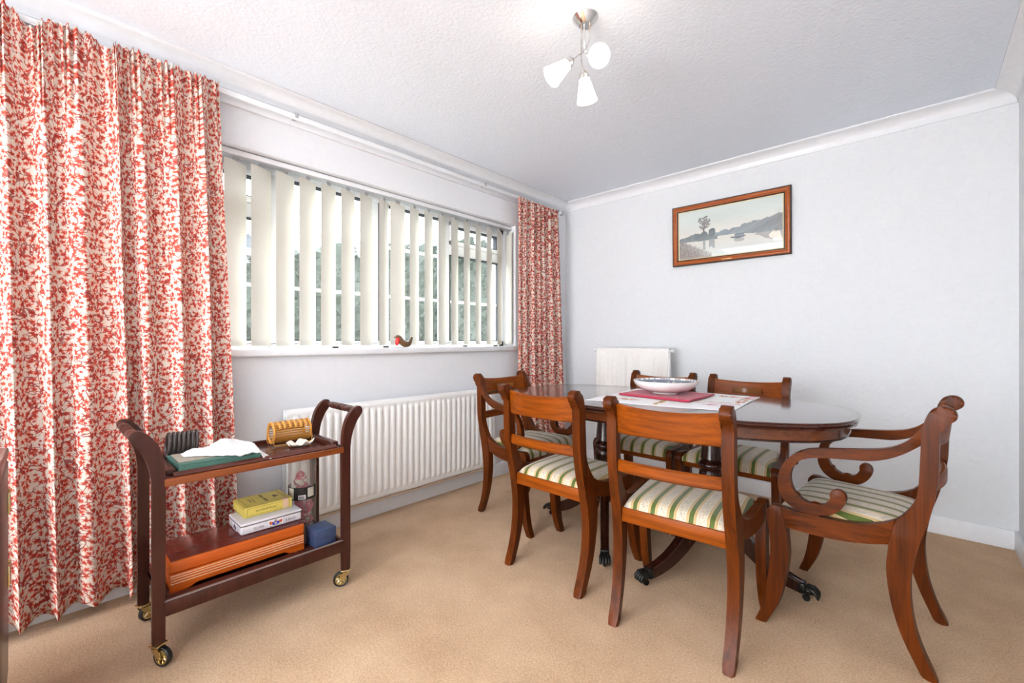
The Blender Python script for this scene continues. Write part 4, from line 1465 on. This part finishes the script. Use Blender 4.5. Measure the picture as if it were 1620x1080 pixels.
for (xx, yy, rz) in ((XF - 0.011, YL, 0.56), (XF - 0.011, YR, -2.03), (XB - 0.011, YL, 2.0), (XB - 0.011, YR, 1.2)):
    c0 = link('castor', meshes[0], None, tr)
    c0.location = (xx, yy, 0.0005)
    c0.rotation_euler = (0, 0, rz)
    link('tyre', meshes[1], None, c0); link('hub', meshes[2], None, c0)

TT, LT = 0.594, 0.190      # tray and shelf surfaces
# green case
gb = thing('green_case', 'flat green case with grey lid lying on the trolley top', 'case', (0, 0, TT))
bm = bx(0.375, 0.585, -2.985, -2.742, 0.0005, 0.026, bevel=0.002)
obj('base', bm, 'book_green', gb)
obj('lid', bx(0.395, 0.560, -2.978, -2.749, 0.026, 0.031, bevel=0.002), 'book_grey', gb)
obj('lid_border', bx(0.545, 0.583, -2.984, -2.743, 0.026, 0.0315, bevel=0.002), 'book_green', gb)
for yy in (-2.978, -2.749):
    obj('corner', bx(0.562, 0.5865, yy - 0.0085, yy + 0.0085, 0.001, 0.0325, bevel=0.002), 'book_green', gb)
# lace cloth crumpled on the case
n, m = 64, 44
X = np.zeros((n + 1, m + 1, 3))
for i in range(n + 1):
    for j in range(m + 1):
        u, v = i / n, j / m
        y = -2.955 + u * 0.245
        half = 0.028 + 0.075 * math.sin(min(1, u * 1.15) * math.pi * 0.62) ** 1.5
        xc_ = 0.462 + 0.045 * u
        x = xc_ + (v - 0.5) * 2 * half * (1 + 0.10 * math.sin(9 * u + 4 * v))
        h = 0.030 * (math.sin(u * math.pi) ** 0.7) * math.exp(-((v - 0.42) / 0.30) ** 2) * (1 + 0.35 * math.sin(13 * u + 3 * v))
        h += 0.012 * math.exp(-((u - 0.72) / 0.12) ** 2) * (0.5 + 0.5 * math.sin(10 * v))
        h += 0.0020 * math.sin(60 * u + 22 * v) * math.sin(48 * v)
        z = TT + 0.0335 + max(0, h)
        if y > -2.742: z -= min(0.026, (y + 2.742) * 1.4)
        if x > 0.586: z -= min(0.024, (x - 0.586) * 2.0)
        z = max(z, TT + 0.002)
        X[i, j] = (x, y, z)
o = link('lace_cloth', grid_mesh('lace_cloth', X), 'lace_white')
so = o.modifiers.new('cloth_thickness', 'SOLIDIFY'); so.thickness = 0.002
tag(o, 'crumpled white lace cloth draped over the green case', 'cloth')

# dark ribbed rack
rk = thing('ribbed_rack', 'dark brown rack of seven curved ribs on trolley top behind green case', 'rack', (0.338, -2.935, TT))
for k in range(7):
    y = -0.042 + 0.014 * k
    bm = bmesh.new()
    pts = [Vector((0.030 * math.cos(a), y + 0.004 * math.sin(a), 0.052 + 0.046 * math.sin(a))) for a in np.linspace(-math.pi / 2, 1.5 * math.pi, 25)]
    tube(bm, pts, 0.0062, 8, cap=False)
    obj('rib', bm, 'rib_dark', rk)
bm = bx(-0.006, 0.006, -0.052, 0.052, 0.0005, 0.010, bevel=0.002)
box(bm, -0.034, 0.034, -0.052, -0.046, 0.0005, 0.03, 0.003)
obj('base', bm, 'rib_dark', rk)

# bamboo roller basket
bk = thing('bamboo_basket', 'round orange bamboo slat basket lying on its side on trolley top', 'basket', (0.374, -2.560, TT), 0.0)
Rb = 0.043
Lb = 0.074
cz = Rb + 0.010
for sy in (-Lb, Lb):
    bm = bmesh.new()
    pts = [Vector((Rb * math.cos(a), sy, cz + Rb * math.sin(a))) for a in np.linspace(0, 2 * math.pi, 33)]
    tube(bm, pts, 0.0042, 8, cap=False)
    pts = [Vector(((Rb - 0.009) * math.cos(a), sy, cz + (Rb - 0.009) * math.sin(a))) for a in np.linspace(0, 2 * math.pi, 33)]
    tube(bm, pts, 0.003, 8, cap=False)
    obj('end_hoop', bm, 'bamboo', bk)
for k in range(26):
    a = 2 * math.pi * k / 26
    bm = bmesh.new()
    r = Rb - 0.001
    ca, sa = math.cos(a), math.sin(a)
    w = 0.0036 if 0.15 < (k / 26) < 0.45 else 0.0024
    tx, tz = -sa, ca
    vs8 = []
    for yy in (-Lb, Lb):
        for (dr, dw) in ((-0.0012, -w), (0.0012, -w), (0.0012, w), (-0.0012, w)):
            vs8.append(bm.verts.new(((r + dr) * ca + tx * dw, yy, cz + (r + dr) * sa + tz * dw)))
    for q in ((0, 1, 2, 3), (7, 6, 5, 4), (0, 4, 5, 1), (1, 5, 6, 2), (2, 6, 7, 3), (3, 7, 4, 0)):
        bm.faces.new([vs8[i] for i in q])
    obj('slat', bm, 'bamboo', bk)
for yy in (-0.05, -0.03, -0.008, 0.014, 0.036, 0.058):
    bm = bmesh.new()
    X = []
    for a in np.linspace(math.radians(25), math.radians(150), 14):
        X.append([((Rb + 0.0015) * math.cos(a), yy - 0.0065, cz + (Rb + 0.0015) * math.sin(a)), ((Rb + 0.0015) * math.cos(a), yy + 0.0065, cz + (Rb + 0.0015) * math.sin(a))])
    o = link('band', grid_mesh('band', np.array(X)), 'bamboo', bk)
    sm = o.modifiers.new('thick', 'SOLIDIFY'); sm.thickness = 0.0015
bm = bmesh.new()
for sx in (-0.035, 0.035):
    tube(bm, [(sx, -Lb - 0.004, cz), (sx * 1.1, -Lb - 0.006, 0.02), (sx * 1.2, -Lb, 0.004), (sx * 1.2, Lb, 0.004), (sx * 1.1, Lb + 0.006, 0.02), (sx, Lb + 0.004, cz)], 0.0026, 6)
obj('stand', bm, 'bamboo', bk)

# little crimped dish
ds = bmesh.new()
n, m = 48, 10
V = []
for i in range(n):
    a = 2 * math.pi * i / n
    row = []
    for j in range(m + 1):
        t = j / m
        r = t * (0.048 + 0.006 * math.sin(5 * a))
        z = 0.002 + 0.016 * t ** 2.2 + (0.006 * t ** 3) * math.sin(5 * a + 0.6) + 0.004 * t ** 2 * math.sin(9 * a)
        row.append((0.468 + r * math.cos(a) * 0.80, -2.552 + r * math.sin(a) * 1.05, TT + max(0.0005, z)))
    V.append(row)
o = link('crimped_dish', grid_mesh('crimped_dish', np.array(V), None, True), 'dish_cream')
so = o.modifiers.new('thick', 'SOLIDIFY'); so.thickness = 0.003; so.offset = 1
tag(o, 'small cream crimped shell dish on trolley top beside the bamboo basket', 'dish')

# wooden canteen (long box)
cb = thing('wooden_canteen', 'long orange-brown wooden canteen with cream grooves on the lower shelf', 'box', (0, 0, LT))
cy0, cy1, cx0, cx1 = -3.005, -2.568, 0.325, 0.548
H1, H2 = 0.062, 0.104
obj('base', bx(cx0, cx1, cy0, cy1, 0.012, H1, bevel=0.003), 'canteen_orange', cb)
ld = obj('lid', bx(cx0 - 0.001, cx1 + 0.001, cy0 - 0.001, cy1 + 0.001, H1 + 0.001, H2, bevel=0.006, seg=3), 'canteen_orange', cb)
obj('lid_panel', bx(cx0 + 0.004, cx1 - 0.005, cy0 + 0.004, cy1 - 0.004, H2 - 0.001, H2 + 0.0012, bevel=0.001), 'canteen_lid', ld)
for z in (0.030, 0.039, 0.048, 0.056):
    obj('groove', bx(cx1 - 0.001, cx1 + 0.0012, cy0 + 0.002, cy1 - 0.002, z - 0.0011, z + 0.0011), 'groove_paint', cb)
foot = [(cy0, 0.0), (cy0 + 0.045, 0.0), (cy0 + 0.060, 0.004), (cy0 + 0.075, 0.012), (cy1 - 0.075, 0.012), (cy1 - 0.060, 0.004), (cy1 - 0.045, 0.0), (cy1, 0.0), (cy1, 0.014), (cy0, 0.014)]
for xx in (cx1 - 0.006, cx0 + 0.006):
    obj('plinth', plate(foot, 0.010, lambda a, b, w, xx=xx: (xx + w, a, b + 0.0005), 0), 'canteen_orange', cb)

# white jubilee tin
CT = LT + H2 + 0.0015
tn = thing('jubilee_tin', 'white tin reading SILVER JUBILEE with blue and gold crest on the canteen', 'tin', (0, 0, CT))
tx0, tx1, ty0, ty1 = 0.345, 0.502, -2.783, -2.560
obj('body', bx(tx0, tx1, ty0, ty1, 0.0005, 0.036, bevel=0.008, seg=3), 'tin_white', tn, 60)
obj('lid', bx(tx0 - 0.001, tx1 + 0.001, ty0 - 0.001, ty1 + 0.001, 0.034, 0.045, bevel=0.005, seg=3), 'tin_white', tn, 60)
obj('seam_line', bx(tx0 - 0.0006, tx1 + 0.0006, ty0 - 0.0006, ty1 + 0.0006, 0.0335, 0.0345), 'print_black', tn)
fx = tx1 + 0.0004
lettering('SILVER', 0.0125, (fx, ty0 + 0.062, 0.0165), (0, 1, 0), (0, 0, 1), 'print_grey', tn, 1.05)
lettering('JUBILEE', 0.0125, (fx, ty1 - 0.044, 0.0165), (0, 1, 0), (0, 0, 1), 'print_grey', tn, 0.95)
def crest(u, v):
    c = np.ones(u.shape + (3,)) * np.array([0.925, 0.92, 0.94])
    x = (u - 0.5) * 2; y = (v - 0.45) * 2
    c[(np.abs(np.abs(x) - 0.62) < 0.24) & (np.abs(y - 0.15 - 0.5 * np.abs(x) + 0.3) < 0.42)] = (0.86, 0.55, 0.18)
    c[(np.abs(np.abs(x) - 0.72) < 0.08) & (y > -0.1) & (y < 0.55)] = (0.78, 0.15, 0.20)
    c[(x / 0.52) ** 2 + ((y + 0.05) / 0.50) ** 2 < 1] = (0.10, 0.22, 0.72)
    c[(x / 0.20) ** 2 + ((y + 0.05) / 0.26) ** 2 < 1] = (0.93, 0.90, 0.88)
    c[(x / 0.12) ** 2 + ((y + 0.05) / 0.14) ** 2 < 1] = (0.75, 0.60, 0.20)
    c[(np.abs(x) < 0.16) & (y > 0.52) & (y < 0.78)] = (0.66, 0.55, 0.28)
    c[(np.abs(x) < 0.08) & (y > 0.78) & (y < 0.95)] = (0.40, 0.45, 0.30)
    c[(np.abs(y + 0.72) < 0.09) & (np.abs(x) < 0.85) & ((x * 7) % 1 < 0.7)] = (0.45, 0.30, 0.35)
    return c
def crest_place(u, v):
    X = np.zeros(u.shape + (3,)); X[..., 0] = fx + 0.0004; X[..., 1] = ty0 + 0.096 + u * 0.054; X[..., 2] = 0.004 + v * 0.029
    return X
link('crest', print_mesh('crest', 44, 26, crest, crest_place), 'ink_matte', tn, 'printed blue and gold coat of arms')
def castle(u, v):
    c = np.ones(u.shape + (3,)) * np.array([0.90, 0.89, 0.92])
    x = u - 0.5
    for a, b, h in ((-0.30, -0.12, 0.62), (-0.12, 0.10, 0.78), (0.10, 0.30, 0.60)):
        c[(x > a) & (x < b) & (v < h) & (v > 0.12)] = (0.28, 0.27, 0.32)
    c[(np.abs(x) < 0.03) & (v < 0.95) & (v > 0.5)] = (0.25, 0.25, 0.3)
    c[(np.abs(x) < 0.06) & (v > 0.15) & (v < 0.45)] = (0.65, 0.63, 0.68)
    return c
def castle_place(u, v):
    X = np.zeros(u.shape + (3,)); X[..., 1] = ty0 - 0.0004; X[..., 0] = tx0 + 0.055 + u * 0.055; X[..., 2] = 0.004 + v * 0.029
    return X
link('side_print', print_mesh('side_print', 30, 18, castle, castle_place), 'ink_matte', tn)

# yellow cigar box
cg = thing('cigar_box', 'yellow card cigar box with brown print on top of the white tin', 'box', (0, 0, CT + 0.0455))
gx0, gx1, gy0, gy1, GH = 0.305, 0.452, -2.757, -2.580, 0.040
obj('body', bx(gx0, gx1, gy0, gy1, 0.0003, GH, bevel=0.0015), 'cigar_yellow', cg)
def outline_frame(p0, ex, ey, w, h, t):
    bm = bmesh.new()
    p0, ex, ey = Vector(p0), Vector(ex), Vector(ey)
    for (a, b, c, d) in ((0, w, 0, t), (0, w, h - t, h), (0, t, 0, h), (w - t, w, 0, h)):
        bm.faces.new([bm.verts.new(p0 + ex * i + ey * j) for i, j in ((a, c), (b, c), (b, d), (a, d))])
    return bm
obj('print_border', outline_frame((gx0 + 0.008, gy0 + 0.014, GH + 0.0003), (0, 1, 0), (1, 0, 0), gy1 - gy0 - 0.030, gx1 - gx0 - 0.016, 0.0014), 'print_brown', cg)
obj('print_border', outline_frame((gx1 + 0.0003, gy0 + 0.010, 0.006), (0, 1, 0), (0, 0, 1), gy1 - gy0 - 0.020, GH - 0.012, 0.0010), 'print_brown', cg)
obj('print_border', outline_frame((gx0 + 0.008, gy0 - 0.0003, 0.005), (1, 0, 0), (0, 0, 1), gx1 - gx0 - 0.016, GH - 0.010, 0.0012), 'print_brown', cg)
lettering('DE PANETELAS', 0.0100, (gx1 + 0.0005, gy0 + 0.078, 0.020), (0, 1, 0), (0, 0, 1), 'print_brown', cg, 1.15)
def worn_print(y, h, x0, words, w, gap):
    """lettering on the lid too worn to read: one small stroke block per letter"""
    rg = random.Random(int(y * 1e4))
    bm = bmesh.new()
    x = x0
    for n_ in words:
        for _ in range(n_):
            for (fa, fb) in ((0.0, 0.32), (0.55, 0.85)):
                hh = h * rg.uniform(0.75, 1.0)
                bm.faces.new([bm.verts.new((x + w * p, y + q, GH + 0.0004)) for p, q in ((fa, 0), (fb, 0), (fb, hh), (fa, hh))])
            yy = y + h * rg.choice((0.0, 0.4, 0.75))
            bm.faces.new([bm.verts.new((x + w * p, yy + q, GH + 0.0005)) for p, q in ((0, 0), (0.85, 0), (0.85, h * 0.2), (0, h * 0.2))])
            x += w * 1.15
        x += gap
    o_ = obj('worn_print', bm, 'print_brown', cg, 0)
    o_['kind'] = 'stuff'
worn_print(gy0 + 0.086, 0.012, gx0 + 0.020, (4, 5), 0.0088, 0.010)
worn_print(gy0 + 0.050, 0.006, gx0 + 0.050, (3, 5), 0.0046, 0.005)
worn_print(gy0 + 0.038, 0.006, gx0 + 0.044, (8,), 0.0050, 0.0)
bm = bmesh.new()
for (a, b, r) in ((0, 0, 0.0085), (-0.010, -0.004, 0.006), (0.010, -0.004, 0.006), (0, 0.009, 0.005)):
    bmesh.ops.create_circle(bm, cap_ends=True, segments=10, radius=r, matrix=Matrix.Translation(((gx0 + gx1) / 2 + a, gy0 + 0.135 + b, GH + 0.0004 + 0.0001 * abs(a))))
obj('print_emblem', bm, 'print_brown', cg)
obj('tax_seal', bx(gx1 - 0.02, gx1 + 0.0006, gy1 - 0.036, gy1 - 0.014, 0.004, GH + 0.0006), 'seal_pink', cg)

# clear tub of ribbons
jr = thing('ribbon_tub', 'clear round tub of pink ribbons with black label on the lower shelf', 'tub', (0.352, -2.498, LT))
rj = 0.057
obj('lid', lathe(bmesh.new(), [(0, 0.312), (0.05, 0.312), (0.058, 0.309), (0.059, 0.285), (0.057, 0.284), (0.055, 0.304), (0, 0.306)], 36), 'jar_plastic', jr, 40)
obj('wall', lathe(bmesh.new(), [(0, 0.0006), (rj - 0.002, 0.0006), (rj, 0.004), (rj, 0.284), (rj - 0.0015, 0.284), (rj - 0.0015, 0.005), (0, 0.004)], 36), 'jar_plastic', jr, 40)
bm = bmesh.new()
X = []
for a in np.linspace(math.radians(-150), math.radians(80), 40):
    X.append([(0.0577 * math.cos(a), 0.0577 * math.sin(a), z) for z in (0.150, 0.205)])
o = link('label_band', grid_mesh('label_band', np.array(X)), 'label_black', jr)
for a0, a1, z0, z1, mt in ((-78, -48, 0.153, 0.172, 'tin_white'), (-40, -10, 0.160, 0.200, 'label_pale'), (-128, -98, 0.155, 0.202, 'label_pale')):
    X = [[(0.0581 * math.cos(a), 0.0581 * math.sin(a), z) for z in (z0, z1)] for a in np.linspace(math.radians(a0 + 40), math.radians(a1 + 40), 10)]
    link('label_patch', grid_mesh('label_patch', np.array(X)), mt, jr)
bm = bmesh.new()
for k in range(7):
    a = math.radians(-34 + k * 3.2)
    for dz in (0,):
        w = 0.0012 if k % 2 else 0.0007
        X0 = Vector((0.0584 * math.cos(a), 0.0584 * math.sin(a), 0))
        t_ = Vector((-math.sin(a), math.cos(a), 0)) * w
        bm.faces.new([bm.verts.new(X0 - t_ + Vector((0, 0, 0.156))), bm.verts.new(X0 + t_ + Vector((0, 0, 0.156))), bm.verts.new(X0 + t_ + Vector((0, 0, 0.168))), bm.verts.new(X0 - t_ + Vector((0, 0, 0.168)))])
obj('label_bars', bm, 'print_black', jr, 0)
rr = random.Random(4)
spots = [(rr.uniform(-0.026, 0.026), rr.uniform(-0.026, 0.026), 0.02 + 0.0085 * k) for k in range(28)]
rob = []
for k, (x, y, z) in enumerate(spots):
    if 0.148 < z < 0.2: pass
    q = Matrix.Rotation(rr.uniform(0, 3), 4, 'Z') @ Matrix.Rotation(rr.uniform(0.4, 1.5), 4, 'X')
    bm = bmesh.new()
    pts = [Vector((x, y, z)) + (q @ Vector(((0.016 + 0.002 * math.sin(3 * a)) * math.cos(a), (0.016) * math.sin(a), 0.0012 * a))) for a in np.linspace(0, 12.5, 46)]
    tube(bm, pts, 0.0042, 6)
    rob.append(obj('ribbon_coil', bm, ['ribbon_pink', 'ribbon_mauve', 'label_pale'][0 if k % 3 == 0 else (1 if k % 3 == 1 else (2 if z > 0.2 else 0))], jr))

# blue box
bb = thing('blue_box', 'small square navy card box on the lower trolley shelf', 'box', (0, 0, LT))
def skew(u0, v0, u1, v1): pass
ang = 0.06
Rz = Matrix.Rotation(ang, 4, 'Z')
def rbox(x0, x1, y0, y1, z0, z1, bev, c):
    bm = bx(x0, x1, y0, y1, z0, z1, bevel=bev)
    for v in bm.verts: v.co = Vector((c[0], c[1], 0)) + Rz @ v.co
    return bm
cxb = (0.542, -2.498)
obj('base', rbox(-0.046, 0.046, -0.041, 0.041, 0.0006, 0.050, 0.002, cxb), 'box_blue', bb)
obj('lid', rbox(-0.0475, 0.0475, -0.0425, 0.0425, 0.030, 0.070, 0.002, cxb), 'box_blue', bb)

# ------------------------------------------------------------------ robin on the sill
rb = thing('robin_ornament', 'glazed brown robin ornament with red breast on the window sill', 'ornament', (0.012, -1.742, SILL))
bm = bmesh.new()
pts = [(0, -0.058, 0.062), (0, -0.040, 0.060), (0, -0.020, 0.036), (0, 0.004, 0.022), (0, 0.030, 0.023), (0, 0.046, 0.040), (0, 0.056, 0.064)]
rads = [0.012, 0.017, 0.020, 0.022, 0.019, 0.011, 0.006]
tube(bm, crom([Vector(p) for p in pts], 4, False), list(np.interp(np.linspace(0, 6, 25), range(7), rads)), 14)
obj('body', bm, 'robin_brown', rb, 60)
bm = bmesh.new(); ball(bm, (0.004, -0.052, 0.040), 0.017, (0.95, 0.75, 1.75), 14, 12, Matrix.Rotation(-0.22, 4, 'X'))
obj('breast', bm, 'robin_red', rb, 60)
bm = bmesh.new(); lathe(bm, [(0.004, 0), (0.003, 0.005), (0, 0.011)], 8, Matrix.Translation((0, -0.068, 0.063)) @ Matrix.Rotation(math.pi / 2, 4, 'X'))
obj('beak', bm, 'robin_black', rb)
bm = bmesh.new(); ball(bm, (0, 0.004, 0.011), 0.010, (1, 1.6, 1.0)); 
obj('foot', bm, 'robin_brown', rb, 60)
for s in (-1, 1):
    bm = bmesh.new(); ball(bm, (s * 0.013, -0.052, 0.067), 0.0022)
    obj('eye', bm, 'robin_black', rb)

# ------------------------------------------------------------------ dark cabinet at the left edge of the view
kb = thing('dark_cabinet', 'dark wood cabinet with brass hinges at the left edge of the photo', 'cabinet', (0.62, -3.584, 0))
obj('body', bx(-0.20, 0.20, -0.22, 0.20, 0.06, 0.70, bevel=0.004), 'trolley_dark', kb)
obj('top', bx(-0.22, 0.22, -0.235, 0.222, 0.70, 0.722, bevel=0.006), 'trolley_board', kb)
obj('plinth', bx(-0.19, 0.19, -0.21, 0.20, 0.0, 0.062, bevel=0.003), 'trolley_dark', kb)
dr = obj('door', bx(-0.185, 0.185, 0.200, 0.222, 0.075, 0.69, bevel=0.004), 'trolley_dark', kb)
for z in (0.57, 0.36):
    for s in (-1,):
        bm = bx(min(s * 0.150, s * 0.19), max(s * 0.150, s * 0.19), 0.221, 0.226, z - 0.03, z + 0.03, bevel=0.001)
        tube(bm, [(s * 0.192, 0.222, z - 0.035), (s * 0.192, 0.222, z + 0.035)], 0.005, 8)
        obj('hinge', bm, 'brass', dr)
